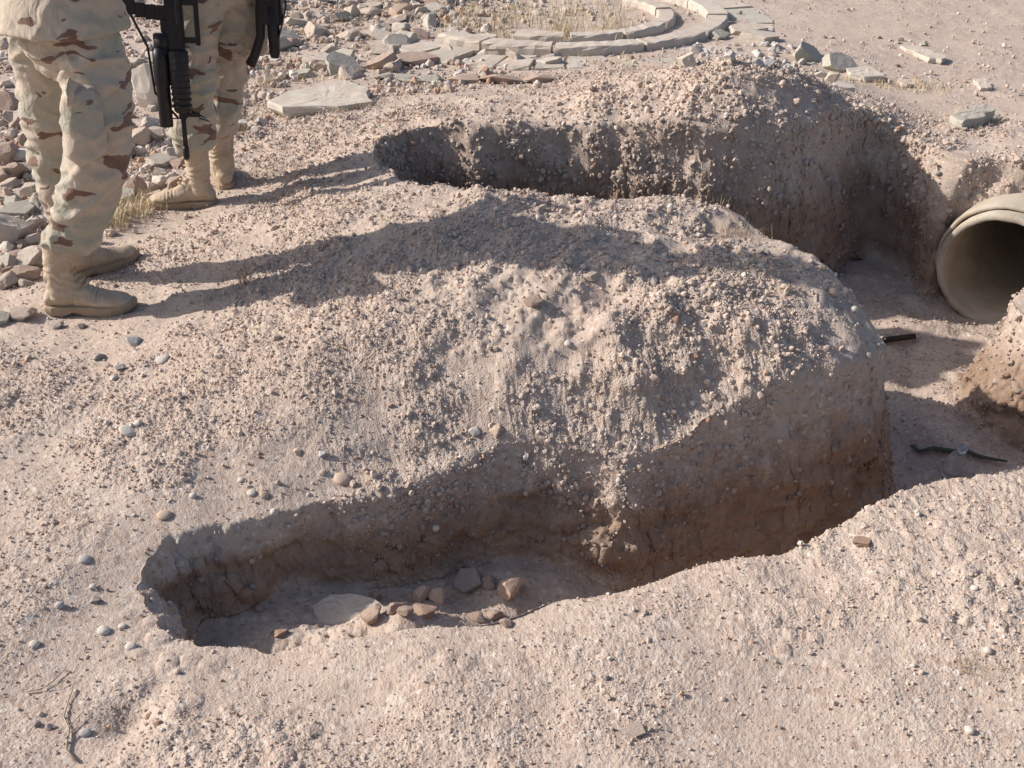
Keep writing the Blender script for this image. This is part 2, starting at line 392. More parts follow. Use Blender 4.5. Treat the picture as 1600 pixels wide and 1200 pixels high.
cut = np.exp(-((tau - .36) / .33) ** 2) * (tau < 1)
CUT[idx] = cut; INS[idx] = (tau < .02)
SD = np.full_like(X, 9.0); SD[idx] = s

def grid_normals(X, Y, Z):
    def d(A_, ax): return np.gradient(A_, axis=ax)
    a = np.stack([d(X, 1), d(Y, 1), d(Z, 1)], -1); b = np.stack([d(X, 0), d(Y, 0), d(Z, 0)], -1)
    n = np.cross(b, a); n *= np.sign(n[..., 2:3] + 1e-12) if False else 1
    n /= np.linalg.norm(n, axis=-1, keepdims=True) + 1e-12
    return n
N = grid_normals(X, Y, Z)
if N[NR // 2, NC // 2, 2] < 0: N = -N
# erosion gullies and slumps on the camera side of the mound, then finer and finer crumbs
gw = np.exp(-(((X - .55) / .55) ** 2 + ((Y - 2.95) / .33) ** 2))
gl = vn(X * 5 + .9 * vn(X * 5, Y * 5, Z, 31), Y * 2.6, Z * 2, 11); gl = 1 - np.abs(gl) * 2.2
gl2 = vn(X * 12, Y * 7, Z * 7, 12)
D = gw * (-.014 * np.clip(gl, -.4, 1) + .016 * gl2)
for (ax, ay, az, rad, amp) in [(-.77, 1.54, 0, .05, -.035), (-.74, 1.62, 0, .04, -.015), (.30, 2.98, .2, .05, -.03), (-.02, 2.98, .2, .05, -.015), (.28, 2.86, .1, .07, .02), (.72, 2.86, .1, .08, .025), (1.0, 2.95, 0, .08, .02)]:
    D += amp * np.exp(-((X - ax) ** 2 + (Y - ay) ** 2) / rad ** 2)
v4 = vn(X * 4, Y * 4, Z * 4, 21); v9 = vn(X * 9, Y * 9, Z * 9, 22); v22 = vn(X * 22, Y * 22, Z * 22, 23)
loose = sstep(-.45, .55, vn(X * 2.3, Y * 2.3, Z * 2, 24) + .6 * v9 + .35 * v4) * .92 + .08
wallish = CUT
floorish = INS
near_bank = sstep(2.6, 1.9, Y)
loose = loose * (1 - .45 * near_bank) * (1 - .5 * floorish) * (1 - .35 * wallish)
back = sstep(5.2, 6.2, Y)
berm = np.exp(-(((X - .7) / 1.0) ** 2 + ((Y - 5.1) / .45) ** 2))
D += .016 * v4 * (1 + 1.3 * berm) + .010 * v9 * (1 + 1.6 * berm) * (1 - .4 * near_bank) + .014 * np.abs(v22) * (berm + gw) + .0075 * v22 * loose
D += wallish * (.024 * vn(X * 7, Y * 7, Z * 13, 25) + .017 * vn(X * 16, Y * 16, Z * 26, 26) + .010 * np.abs(vn(X * 34, Y * 34, Z * 40, 33)))
v45 = vn(X * 48, Y * 48, Z * 48, 27); v90 = vn(X * 95, Y * 95, Z * 95, 28); v180 = vn(X * 190, Y * 190, Z * 190, 29)
UU, VV = X + .25 * Z, Y + Z
mound = np.exp(-(((X - .45) / 1.05) ** 2 + ((Y - 3.25) / .62) ** 2)) * (1 - floorish)
D += mound * (.013 * (1 - 2.2 * np.abs(vn(X * 5.5, Y * 5.5, Z * 5, 51))) + .011 * (1 - 2.2 * np.abs(vn(X * 11, Y * 11, Z * 10, 52))) + .008 * vn(X * 24, Y * 24, Z * 22, 53))
clod_w = np.clip(mound * 1.2 + berm + .35 * loose, 0, 1) * sstep(-.25, .45, vn(X * 3.4, Y * 3.4, Z * 3, 54) + .3 * v22)
D += .022 * crumbs(UU * 26, VV * 26, 60) * clod_w + .020 * crumbs(UU * 30, VV * 30, 66) * wallish + .012 * crumbs(UU * 60, VV * 60, 67) * wallish
D += .012 * crumbs(UU * 52, VV * 52, 61) * (.12 + .88 * loose) * (1 - .35 * near_bank)
D += .0058 * crumbs(UU * 95, VV * 95, 62) * (.25 + .75 * loose) * (1 - .3 * near_bank)
D += .016 * crumbs(UU * 17, VV * 17, 63) * near_bank * sstep(.1, .5, vn(X * 4, Y * 4, 0 * X, 64)) + .008 * vn(X * 5, Y * 5, 0 * X, 65) * near_bank
D += loose * (.0030 * np.abs(v45) + .0016 * v90) + .0008 * v180 + .0010 * v45
fade = 1 - .6 * back
fine_mask = ((TT > R(-41)) & (TT < R(41)) & (RR > .9) & (RR < 60)).astype(float)
D *= fade * fine_mask
X1, Y1, Z1 = X + N[..., 0] * D, Y + N[..., 1] * D, Z + N[..., 2] * D
Nf = grid_normals(X1, Y1, Z1)
if Nf[NR // 2, NC // 2, 2] < 0: Nf = -Nf
V = np.stack([X1, Y1, Z1], -1).reshape(-1, 3)
ii = np.arange(NR * NC).reshape(NR, NC); jj = np.roll(ii, -1, 1)
F = np.stack([ii[:-1], jj[:-1], jj[1:], ii[1:]], -1).reshape(-1, 4)[:, ::-1]
# the bore of the drain pipe stays open: no soil inside it
pipe_c = Vector(P(1557, 426, -.375)); pipe_dir = Vector((-.60, -.80, .02)).normalized()
fc = V[F].mean(1) - np.array(pipe_c); ax_ = fc @ np.array(pipe_dir)
F = F[~((ax_ < .0) & (ax_ > -2.38) & (np.linalg.norm(fc - ax_[:, None] * np.array(pipe_dir), axis=1) < .247))]
me = np_mesh('ground', V, F)
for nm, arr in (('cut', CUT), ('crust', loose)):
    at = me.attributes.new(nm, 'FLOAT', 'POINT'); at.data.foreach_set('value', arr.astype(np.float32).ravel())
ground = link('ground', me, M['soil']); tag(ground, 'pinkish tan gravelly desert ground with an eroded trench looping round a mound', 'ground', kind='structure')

# lookup photo pixel -> visible ground point
d_ = V - np.array([0, 0, CAM_H]); dep = d_[:, 1] * CP - d_[:, 2] * SP; upv = d_[:, 1] * SP + d_[:, 2] * CP
ok = dep > .3
bx = np.full(len(V), -1); by = np.full(len(V), -1)
bx[ok] = np.floor((800 + FPX * d_[ok, 0] / dep[ok]) / 4).astype(int); by[ok] = np.floor((600 - FPX * upv[ok] / dep[ok]) / 4).astype(int)
sel = np.where(ok & (bx >= -60) & (bx < 460) & (by >= -40) & (by < 340))[0]
sel = sel[np.argsort(-dep[sel])]
ZB = np.full((380, 520), -1); ZB[by[sel] + 40, bx[sel] + 60] = sel
NF = Nf.reshape(-1, 3)
def G(px, py):
    bx_, by_ = int(px // 4) + 60, int(py // 4) + 40
    for r_ in range(0, 9):
        w_ = ZB[max(0, by_ - r_):by_ + r_ + 1, max(0, bx_ - r_):bx_ + r_ + 1]; w_ = w_[w_ >= 0]
        if len(w_):
            i = w_[len(w_) // 2]; return Vector(V[i].tolist()), Vector(NF[i].tolist())
    return Vector(P(px, py, 0)), Vector((0, 0, 1))
def H(x, y):
    """ground height under a world point (away from the trench sides)"""
    r = math.hypot(x, y); t = math.atan2(x, y)
    i = min(np.searchsorted(rr, r), NR - 1); j = min(np.searchsorted(th, t), NC - 1)
    return float(Z1[i, j])
# ---------------------------------------------------------------- loose gravel and crumbs (uncountable)
nr_ = np.random.default_rng(3)
def ico(sub):
    bm = bmesh.new(); bmesh.ops.create_icosphere(bm, subdivisions=sub, radius=1.0)
    v = np.array([q.co[:] for q in bm.verts]); f = np.array([[q.index for q in p.verts] for p in bm.faces]); bm.free(); return v, f
_q = V - np.array(pipe_c); _ax = _q @ np.array(pipe_dir)
BORE = ((_ax < .05) & (_ax > -2.4) & (np.linalg.norm(_q - _ax[:, None] * np.array(pipe_dir), axis=1) < .32) & (V[:, 2] > -.9)).reshape(X.shape)
def scatter_gravel(count, lo, hi, sub, rmax, power, seed, weight=None, attr_mix=None, sink=.18):
    g_ = np.random.default_rng(seed)
    dR = np.gradient(rr)[:, None] * np.gradient(th)[None, :] * RR
    wgt = dR * ((TT > R(-40)) & (TT < R(40)) & (RR > 1.1) & (RR < rmax))
    wgt = wgt * (1 / np.maximum(RR, 1.5)) ** power
    wgt = wgt * (~BORE) * (.28 + loose ** 1.5 * 1.6)
    if weight is not None: wgt = wgt * weight
    cdf = np.cumsum(wgt.ravel()); cdf /= cdf[-1]
    pick = np.searchsorted(cdf, g_.random(count))
    pos = V[pick] + g_.normal(0, .002, (count, 3)) * np.linalg.norm(V[pick], axis=1, keepdims=True) * .5
    nrm = NF[pick]
    size = lo * (hi / lo) ** (g_.random(count) ** 2.4)
    size *= np.clip(np.linalg.norm(pos[:, :2], axis=1) / 2.2, .8, 2.2) ** .55
    bv, bf = ico(sub); nv = len(bv)
    nvar = 10; var = []
    for k in range(nvar):
        q = bv * (1 + g_.normal(0, .13, (nv, 1))) * g_.uniform(.7, 1.2, 3)
        for _ in range(5):
            d = g_.normal(size=3); d /= np.linalg.norm(d); o = g_.uniform(.5, .85); pr = q @ d; q = q - np.maximum(0, pr - o)[:, None] * d
        var.append(q)
    var = np.array(var); which = g_.integers(0, nvar, count)
    a = g_.normal(size=(count, 4)); a /= np.linalg.norm(a, axis=1, keepdims=True)
    w0, x0, y0, z0 = a.T
    Rm = np.stack([1 - 2 * (y0**2 + z0**2), 2 * (x0*y0 - z0*w0), 2 * (x0*z0 + y0*w0), 2 * (x0*y0 + z0*w0), 1 - 2 * (x0**2 + z0**2), 2 * (y0*z0 - x0*w0),
                   2 * (x0*z0 - y0*w0), 2 * (y0*z0 + x0*w0), 1 - 2 * (x0**2 + y0**2)], -1).reshape(-1, 3, 3)
    vv = np.einsum('nij,nvj->nvi', Rm, var[which]) * size[:, None, None] * .5
    vv += (pos + nrm * size[:, None] * sink)[:, None, :]
    ff = bf[None] + (np.arange(count) * nv)[:, None, None]
    base = np.array([.53, .43, .36]) * g_.uniform(.78, 1.16, (count, 1))
    pal = np.array([[.60, .53, .47], [.66, .60, .54], [.50, .33, .23], [.40, .25, .18], [.32, .29, .27], [.46, .43, .40]])
    u = g_.random(count); pr = (attr_mix if attr_mix else .25)
    ch = g_.choice(6, count, p=[.36, .12, .16, .14, .07, .15]); m = u < pr
    base[m] = pal[ch[m]] * g_.uniform(.85, 1.1, (m.sum(), 1))
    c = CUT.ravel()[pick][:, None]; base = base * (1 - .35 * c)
    col = np.repeat(base, nv, 0)
    return vv.reshape(-1, 3), ff.reshape(-1, 3), col
parts_ = [scatter_gravel(115000, .0032, .0105, 1, 6.5, .9, 11, attr_mix=.2, sink=.08),
          scatter_gravel(4200, .007, .017, 2, 8.5, .6, 12, attr_mix=.30),
          scatter_gravel(9000, .008, .024, 1, 13, -.2, 13, weight=sstep(4.6, 6.0, Y) * (1 - .6 * sstep(1.6, 2.4, X)), attr_mix=.3)]
parts_ += [scatter_gravel(9000, .012, .045, 2, 11, -.3, 14, weight=np.clip(sstep(5.5, 6.2, Y) * sstep(.4, -.4, X) + sstep(-1.55, -1.9, X + (Y - 3.4) * -.25) * (Y > 3.0), 0, 1) * (1 - sstep(9.3, 10, Y)), attr_mix=.5),
           scatter_gravel(12000, .005, .024, 2, 6.5, -.2, 16, weight=gw + .5 * mound + .8 * np.exp(-((SD - .12) / .12) ** 2) * (Y > 2.3) + 1.1 * berm, attr_mix=.08, sink=.0),
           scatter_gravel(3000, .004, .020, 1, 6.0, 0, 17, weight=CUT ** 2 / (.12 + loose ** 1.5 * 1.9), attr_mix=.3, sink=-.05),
           scatter_gravel(2200, .008, .020, 2, 5, 0, 15, weight=np.exp(-((SD - .06) / .05) ** 2), attr_mix=.3)]
vs, fs, cs, off = [], [], [], 0
for v_, f_, c_ in parts_:
    vs.append(v_); fs.append(f_ + off); cs.append(c_); off += len(v_)
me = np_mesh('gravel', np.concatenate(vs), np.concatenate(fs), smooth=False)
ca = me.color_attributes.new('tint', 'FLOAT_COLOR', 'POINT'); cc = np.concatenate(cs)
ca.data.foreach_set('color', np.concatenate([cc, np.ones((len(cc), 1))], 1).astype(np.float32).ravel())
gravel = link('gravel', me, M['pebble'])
tag(gravel, 'loose pinkish gravel and dry soil crumbs scattered over the ground', 'gravel', kind='stuff')
# ---------------------------------------------------------------- stones
def rock_mesh(name, seed, kind='rock', sub=3):
    g_ = np.random.default_rng(seed)
    v, f = ico(sub)
    if kind == 'pebble':
        v = v * g_.uniform(.85, 1.1, 3)
        v = v * (1 + .06 * vn(v[:, 0] * 1.6 + seed, v[:, 1] * 1.6, v[:, 2] * 1.6, seed))[:, None]
        for _ in range(3):
            d = g_.normal(size=3); d /= np.linalg.norm(d); v = v - (np.maximum(0, v @ d - .88) * .7)[:, None] * d
    else:
        if kind == 'rock':
            planes = [(g_.normal(size=3), g_.uniform(.48, .8)) for _ in range(13)]
        else:                                                     # slab: polygonal outline with a flat top and bottom
            k = g_.integers(5, 8); a0 = g_.uniform(0, 6.28)
            planes = []
            for i in range(k):
                a = a0 + 6.283 * i / k + g_.normal(0, .22); planes.append((np.array([math.cos(a), math.sin(a), g_.normal(0, .12)]), g_.uniform(.62, .85)))
            v = v * np.array([1.25, 1.25, 1.25])
            planes += [(np.array([g_.normal(0, .03), g_.normal(0, .03), 1]), .5), (np.array([g_.normal(0, .1), g_.normal(0, .1), -1]), .5)]
        for d, o in planes:
            d = d / np.linalg.norm(d); v = v - np.maximum(0, v @ d - o)[:, None] * d
        v = v + .035 * np.stack([vn(v[:, 0] * 3 + k_, v[:, 1] * 3 + seed, v[:, 2] * 3, seed + k_) for k_ in range(3)], 1)
        v = v + .014 * np.stack([vn(v[:, 0] * 9 + k_, v[:, 1] * 9 + seed, v[:, 2] * 9, seed + k_) for k_ in range(3)], 1)
    v = v - (v.max(0) + v.min(0)) / 2; v = v / (v.max(0) - v.min(0))        # unit box
    return np_mesh(name, v, f, smooth=(kind == 'pebble'))
ROCKS = [rock_mesh('rock', 100 + i) for i in range(9)]
SLABS = [rock_mesh('slab', 200 + i, 'slab', 4) for i in range(8)]
PEBS = [rock_mesh('pebble', 300 + i, 'pebble') for i in range(5)]
MATMESH = {}
def stone_at(pos, nrm, sx, sy, sz, rz, mat, kind, name, label, cat, group=None, sink=.3, tilt=(0, 0), seed=None):
    r = rnd if seed is None else random.Random(seed)
    pool = {'rock': ROCKS, 'slab': SLABS, 'pebble': PEBS}[kind]; src = r.choice(pool); key = (src.name, mat)
    if key not in MATMESH:
        m_ = src.copy(); m_.materials.clear(); m_.materials.append(M[mat]); MATMESH[key] = m_
    o = bpy.data.objects.new(name, MATMESH[key]); COL.objects.link(o)
    q = Vector((0, 0, 1)).rotation_difference(Vector(nrm).lerp(Vector((0, 0, 1)), .3).normalized())
    o.rotation_mode = 'QUATERNION'
    o.rotation_quaternion = q @ Euler((tilt[0], tilt[1], rz)).to_quaternion()
    o.scale = (sx, sy, sz); up = q @ Vector((0, 0, 1))
    o.location = Vector(pos) + up * sz * (.5 - sink)
    return tag(o, label, cat, group)
def stone_px(px, py, wpx, hpx, mat, kind, name, label, cat, group=None, depth=.9, rz=None, sink=.25, tilt=(0, 0), seed=None, thick=None):
    """a stone whose base centre stands at the ground point seen at (px, py); wpx/hpx its size in the photo"""
    p, n = G(px, py); dist = (p - Vector((0, 0, CAM_H))).length; m = wpx * dist / FPX
    sz = thick if thick else hpx * dist / FPX * .9
    r = rnd if seed is None else random.Random(seed + 5)
    return stone_at(p, n, m, m * depth, sz, r.uniform(-.5, .5) if rz is None else rz, mat, kind, name, label, cat, group, sink, tilt, seed)

# single stones that can be picked out on the ground, mound and trench
PICK = [
 (206,534,30,26,'grey','rock','stone','speckled pale grey stone lying alone on the bare ground below the front boots'),
 (153,556,24,18,'dark','rock','stone','dark grey angular stone just left of the speckled pale stone below the boots'),
 (255,560,28,14,'grey','pebble','stone','flat pale grey stone lying to the right of the speckled pale stone'),
 (90,508,22,16,'dark','rock','stone','bluish grey stone close under the heel of the front boot'),
 (124,510,16,16,'dark','rock','stone','thin upright dark grey chip under the sole of the front boot'),
 (184,575,18,12,'grey','rock','stone','small grey lump a hand below the dark angular stone'),
 (176,590,16,11,'grey','rock','stone','small pale grey stone in open gravel left of the mound'),
 (200,672,34,13,'white','pebble','stone','long whitish stone lying flat in the gravel below the boots'),
 (212,660,16,12,'white','pebble','stone','small white stone touching the long whitish one'),
 (535,748,32,19,'orange','pebble','stone','smooth tan orange cobble resting above the trench side'),
 (428,802,15,18,'white','pebble','stone','white oval pebble stuck in the upper edge of the shaded trench side'),
 (258,806,26,14,'orange','pebble','stone','orange pebble at the shaded top left corner of the trench'),
 (378,750,13,10,'white','pebble','stone','small white pebble among crumbs above the trench left end'),
 (394,768,17,10,'white','pebble','stone','yellowish white pebble in the row above the trench left end'),
 (414,773,18,10,'orange','pebble','stone','rusty orange pebble in the row above the trench left end'),
 (303,773,13,12,'white','pebble','stone','white pebble left of the pebble row above the trench'),
 (467,706,18,13,'orange','rock','stone','orange tan stone lying on the gravel slope left of the mound face'),
 (500,711,14,12,'grey','rock','stone','grey stone on the gravel slope next to the orange tan stone'),
 (135,872,22,13,'grey','pebble','stone','pale grey pebble left of the trench corner'),
 (147,916,12,13,'white','pebble','stone','bright white pebble on the ground at the trench left edge'),
 (151,938,18,15,'dark','rock','stone','dark slate coloured stone just below the bright white pebble'),
 (92,946,16,15,'grey','pebble','stone','dull round grey pebble left of the dark slate coloured stone'),
 (163,984,22,16,'white','pebble','stone','large off white pebble below the trench corner'),
 (190,978,14,11,'white','pebble','stone','small angular white chip on the lip of the trench corner'),
 (205,1008,20,14,'white','pebble','stone','off white oval pebble on the near lip of the trench'),
 (52,1004,17,14,'white','pebble','stone','round whitish pebble alone far left of the trench corner'),
 (58,1128,13,16,'dark','rock','stone','small dark grey stone near the dry twig in the lower left'),
 (132,1146,20,13,'grey','pebble','stone','violet grey flat pebble right beside the forked twig'),
 (229,1118,16,14,'orange','rock','stone','brownish orange stone in the shaded dimple near the lower left'),
 (247,1128,14,14,'red','rock','stone','reddish stone on the right rim of the shaded dimple'),
 (1540,1019,15,15,'white','pebble','stone','bright white chip on the near bank at the lower right'),
 (1514,1141,16,15,'white','pebble','stone','off white round stone low on the near bank'),
 (1522,918,14,9,'white','pebble','stone','white pebble of a close pair on the near bank'),
 (993,1142,40,10,'rub','slab','stone','broad flat tan stone nearly flush with the foreground ground'),
 (1344,845,34,9,'red','slab','clay_flake','flat reddish brown flake lying on the near lip of the trench'),
 (925,433,30,20,'rub','rock','stone','pale tan stone on the crest of the mound below the long shadow'),
 (832,472,34,24,'clod','rock','clod','big pale clod casting a shadow on the upper mound face'),
 (884,538,14,13,'white','pebble','stone','cream pebble on the middle of the mound face'),
 (1058,498,17,15,'red','rock','stone','dark reddish stone right of the gully on the mound'),
 (1300,458,20,18,'orange','pebble','stone','pinkish pebble near the right shoulder of the mound'),
 (1334,486,13,18,'white','pebble','stone','white upright pebble at the right shoulder of the mound'),
 (1350,502,12,10,'white','pebble','stone','cream pebble at the very right edge of the mound'),
 (775,672,26,19,'orange','rock','stone','pinkish orange stone at the foot of the smooth mound slope'),
 (740,675,22,14,'grey','rock','stone','flat grey stone beside the pinkish orange stone on the slope foot'),
 (778,326,14,12,'white','pebble','stone','small pale stone in the long shadow on the mound crest'),
 (683,824,14,10,'white','pebble','stone','pale pebble poking from the shaded trench side'),
 (1217,690,10,12,'white','pebble','stone','white pebble set in the shaded upper trench side at the right'),
 (395,875,14,10,'orange','pebble','stone','ochre pebble low in the shaded trench side near its left end'),
]
for q in PICK:
    px, py, wd, ht, mat, kd, nm, lab = q; wd *= .85; ht *= .75
    stone_px(px, py, wd, ht, mat, kd, nm, lab, 'clod' if nm == 'clod' else ('clay flake' if nm == 'clay_flake' else 'stone'), seed=px * 7 + py, sink=.3 if nm == 'stone' else .2)
# stones on the trench floor
TR = [
 (658,935,30,30,'orange','rock','tan upright clay lump in sunlight on the trench floor, left of the pair'),
 (681,938,30,32,'orange','rock','tan blocky clay lump in sunlight on the trench floor, right of the pair'),
 (612,952,32,22,'clod','rock','pinkish lump touching the right end of the half buried slab'),
 (588,932,20,18,'clod','rock','small clod behind the right end of the half buried slab'),
 (582,966,38,24,'clod','rock','brown lump in front of the right end of the half buried slab'),
 (632,958,26,16,'clod','rock','brown clod between the slab and the two lit lumps'),
 (661,956,36,20,'red','rock','reddish brown clod in front of the two lit lumps'),
 (797,920,42,38,'orange','rock','large rounded tan boulder in the shade of the trench floor'),
 (760,908,30,20,'clod','rock','grey pink clod left of the large rounded boulder'),
 (736,915,46,28,'dark','slab','tilted dark stone plate leaning in the shade left of the boulder'),
 (718,886,16,14,'clod','rock','small clod against the foot of the trench side'),
 (742,964,30,18,'clod','rock','reddish clod on the lit slope at the near side of the floor'),
 (770,960,28,17,'clod','rock','round clod on the lit slope below the large boulder'),
 (790,972,22,13,'clod','rock','small clod to the right on the lit slope below the boulder'),
 (395,916,12,9,'dark','pebble','dark round pebble on the shaded floor at the left end of the trench'),
 (404,950,16,9,'clod','pebble','brown pebble on the shaded trench floor left of the slab'),
 (436,988,22,12,'red','rock','reddish clod at the near foot of the floor left of the slab'),
]
for px, py, wd, ht, mat, kd, lab in TR:
    stone_px(px, py, wd, ht, mat, kd, 'clod' if mat in ('clod', 'red') and kd == 'rock' else 'stone', lab, 'clod' if mat in ('clod', 'red') and kd == 'rock' else 'stone', seed=px * 3 + py, sink=.2, tilt=(.5, .3) if kd == 'slab' else (0, 0))

# slabs cut to an outline given by the photo corners of their top face
def slab_poly(name, pts_px, z_top, thick, mat, label, cat='slab', tilt=0.0, chip=.012, group=None, top_tilt=None):
    P3 = [Vector(P(px, py, z_top + (top_tilt(px, py) if top_tilt else 0))) for px, py in pts_px]
    c = sum(P3, Vector()) / len(P3); bm = bmesh.new(); ring = []
    r = random.Random(int(pts_px[0][0] * 31 + pts_px[0][1]))
    n = len(P3)
    for i in range(n):
        a, b = P3[i], P3[(i + 1) % n]; k = max(2, int((b - a).length / .05))
        for j in range(k):
            q = a.lerp(b, j / k); q = q + Vector((r.uniform(-chip, chip), r.uniform(-chip, chip), 0)) * (1 if j else .3); ring.append(q)
    loops = []
    for dz, ins in ((-thick, .93), (-thick * .55, 1.0), (-thick * .18, 1.0), (0, .975)):
        loops.append([bm.verts.new((q - c) * ins + Vector((0, 0, dz)) + Vector((r.uniform(-chip, chip), r.uniform(-chip, chip), r.uniform(-chip, chip) * .3)) * .35) for q in ring])
    m = len(ring)
    for l0, l1 in zip(loops, loops[1:]):
        for i in range(m): bm.faces.new((l0[i], l0[(i + 1) % m], l1[(i + 1) % m], l1[i]))
    inner = loops[-1]
    for s_ in (.8, .55, .3):
        nx_ = [bm.verts.new((q - c) * s_ + Vector((0, 0, r.uniform(-.002, .003)))) for q in ring]
        for i in range(m): bm.faces.new((inner[i], inner[(i + 1) % m], nx_[(i + 1) % m], nx_[i]))
        inner = nx_
    bm.faces.new(inner); bm.faces.new(loops[0][::-1])
    o = link(name, bm_mesh(name, bm), M[mat]); o.location = c; return tag(o, label, cat, group)

def zt(px, py): return G(px, py)[0].z
slab_poly('flagstone', [(418,158),(452,142),(540,124),(580,138),(575,148),(584,158),(528,166),(440,167)], zt(500,168) + .045, .06, 'slab', 'large flat pale flagstone lying on the ground behind the far end of the trench')
slab_poly('flagstone', [(1405,71),(1430,70),(1478,86),(1472,93),(1452,91)], zt(1440,92) + .03, .04, 'slab', 'long narrow pinkish flagstone on the open plain at the upper right')
slab_poly('flagstone', [(1322,106),(1358,103),(1382,118),(1350,120),(1330,116)], zt(1350,122) + .03, .045, 'slab', 'pale flagstone beside the dark debris at the end of the ring')
slab_poly('flagstone', [(1485,180),(1512,170),(1542,160),(1556,170),(1530,184),(1505,190)], zt(1520,194) + .05, .06, 'green', 'grey green tilted flagstone nearest the concrete pipe', top_tilt=lambda x, y: (1556 - x) * .0002)
slab_poly('flagstone', [(1520,122),(1545,125),(1552,136),(1532,137)], zt(1535,138) + .018, .03, 'slab', 'half sunk pinkish flagstone right of the grey green one')
slab_poly('flagstone', [(1403,122),(1416,124),(1425,131),(1410,131)], zt(1412,133) + .02, .03, 'rub', 'small stone plate behind the grey green flagstone')
# half buried slab on the trench floor
ps = G(540, 965)[0]
slab_poly('buried_slab', [(489,955),(495,940),(515,929),(548,926),(580,931),(596,946),(590,965),(520,990),(498,985)], ps.z + .035, .09, 'slab', 'pale half buried slab sticking out of the lit trench floor', top_tilt=lambda x, y: -(y - 926) * .0006)

# ---------------------------------------------------------------- broken round basin: concentric stone kerbs
RC = Vector((.38, 8.12, 0))
def arc_block(R0, R1, a0, a1, z0, z1, mat, name, label, cat, group, seed, tip=0.0):
    r = random.Random(seed); bm = bmesh.new(); k = max(2, int((a1 - a0) * R1 / .05)); ringv = []
    am = (a0 + a1) / 2; c = RC + Vector((math.cos(am), math.sin(am), 0)) * (R0 + R1) / 2 + Vector((0, 0, z0))
    sec = [(R0 + .006, z1), (R0, z1 - .012), (R0, z0), (R1, z0), (R1, z1 - .02), (R1 - .005, z1 - .007), (R1 - .014, z1)]
    for i in range(k + 1):
        a = a0 + (a1 - a0) * i / k; e = .006
        ringv.append([bm.verts.new(RC + Vector((math.cos(a), math.sin(a), 0)) * (q + r.uniform(-e, e)) + Vector((0, 0, zz + r.uniform(-e, e) * .6)) - c) for q, zz in sec])
    n = len(sec)
    for l0, l1 in zip(ringv, ringv[1:]):
        for i in range(n): bm.faces.new((l0[i], l0[(i + 1) % n], l1[(i + 1) % n], l1[i]))
    bm.faces.new(ringv[0]); bm.faces.new(ringv[-1][::-1])
    o = link(name, bm_mesh(name, bm), M[mat]); o.location = c; o.rotation_euler = (r.uniform(-1, 1) * tip, r.uniform(-1, 1) * tip, 0)
    return tag(o, label, cat, group)
# inner, middle kerbs and an outer ring of paving; angles in degrees from +x
NTH = ['first', 'second', 'third', 'fourth', 'fifth', 'sixth', 'seventh', 'eighth', 'ninth', 'tenth']
def ring_of(R0, R1, z0, z1, spans, mat, name, label, cat, group, tip, sd, gap=.012):
    for i, (a, b) in enumerate(spans):
        lb = label.replace('NTH', NTH[i])
        arc_block(R0, R1, R(a) + gap / R1, R(b) - gap / R1, z0, z1, mat if isinstance(mat, str) else mat[i % len(mat)], name, lb, cat, group, sd + i, tip)
ring_of(1.02, 1.17, -.08, .085, [(-138,-120),(-120,-96),(-96,-66),(-66,-38),(-38,-8),(-8,22),(22,50),(50,80),(84,112),(116,150)], 'slab', 'kerb_block', 'NTH pale curved kerb block of the basin middle ring, counted from the left front', 'kerb block', 'kerb blocks of the middle ring', .012, 40)
ring_of(.68, .80, -.08, .075, [(-118,-92),(-90,-62),(-62,-30),(-30,8),(8,48)], 'slab', 'kerb_block', 'NTH pale curved kerb block of the basin innermost ring, counted from the left front', 'kerb block', 'kerb blocks of the inner ring', .015, 60)
ring_of(1.18, 1.50, -.12, .032, [(-142,-131),(-131,-121),(-118,-109),(-109,-100),(-100,-92),(-92,-80),(-26,-8),(-8,14),(14,36)], ['slab', 'green', 'slab'], 'paving_stone', 'NTH flat paving stone of the basin outer ring, counted from the left front', 'paving stone', 'paving stones of the outer ring', .03, 80, gap=.016)
arc_block(1.18, 1.46, R(-66), R(-45), -.1, .035, 'slab', 'paving_stone', 'long paving stone of the outer ring ending at the heap of broken concrete', 'paving stone', 'paving stones of the outer ring', 97, .02)
arc_block(1.46, 1.60, R(-79), R(-64), -.14, .06, 'green', 'kerb_block', 'upright grey green kerb block at the front of the ruined basin, beside a crack', 'kerb block', None, 99, .01)
stone_px(1072, 100, 30, 34, 'slab', 'slab', 'stone_plate', 'pale stone plate standing on edge at the end of the upright kerb block', 'stone plate', tilt=(1.2, .5), seed=4, sink=.2)
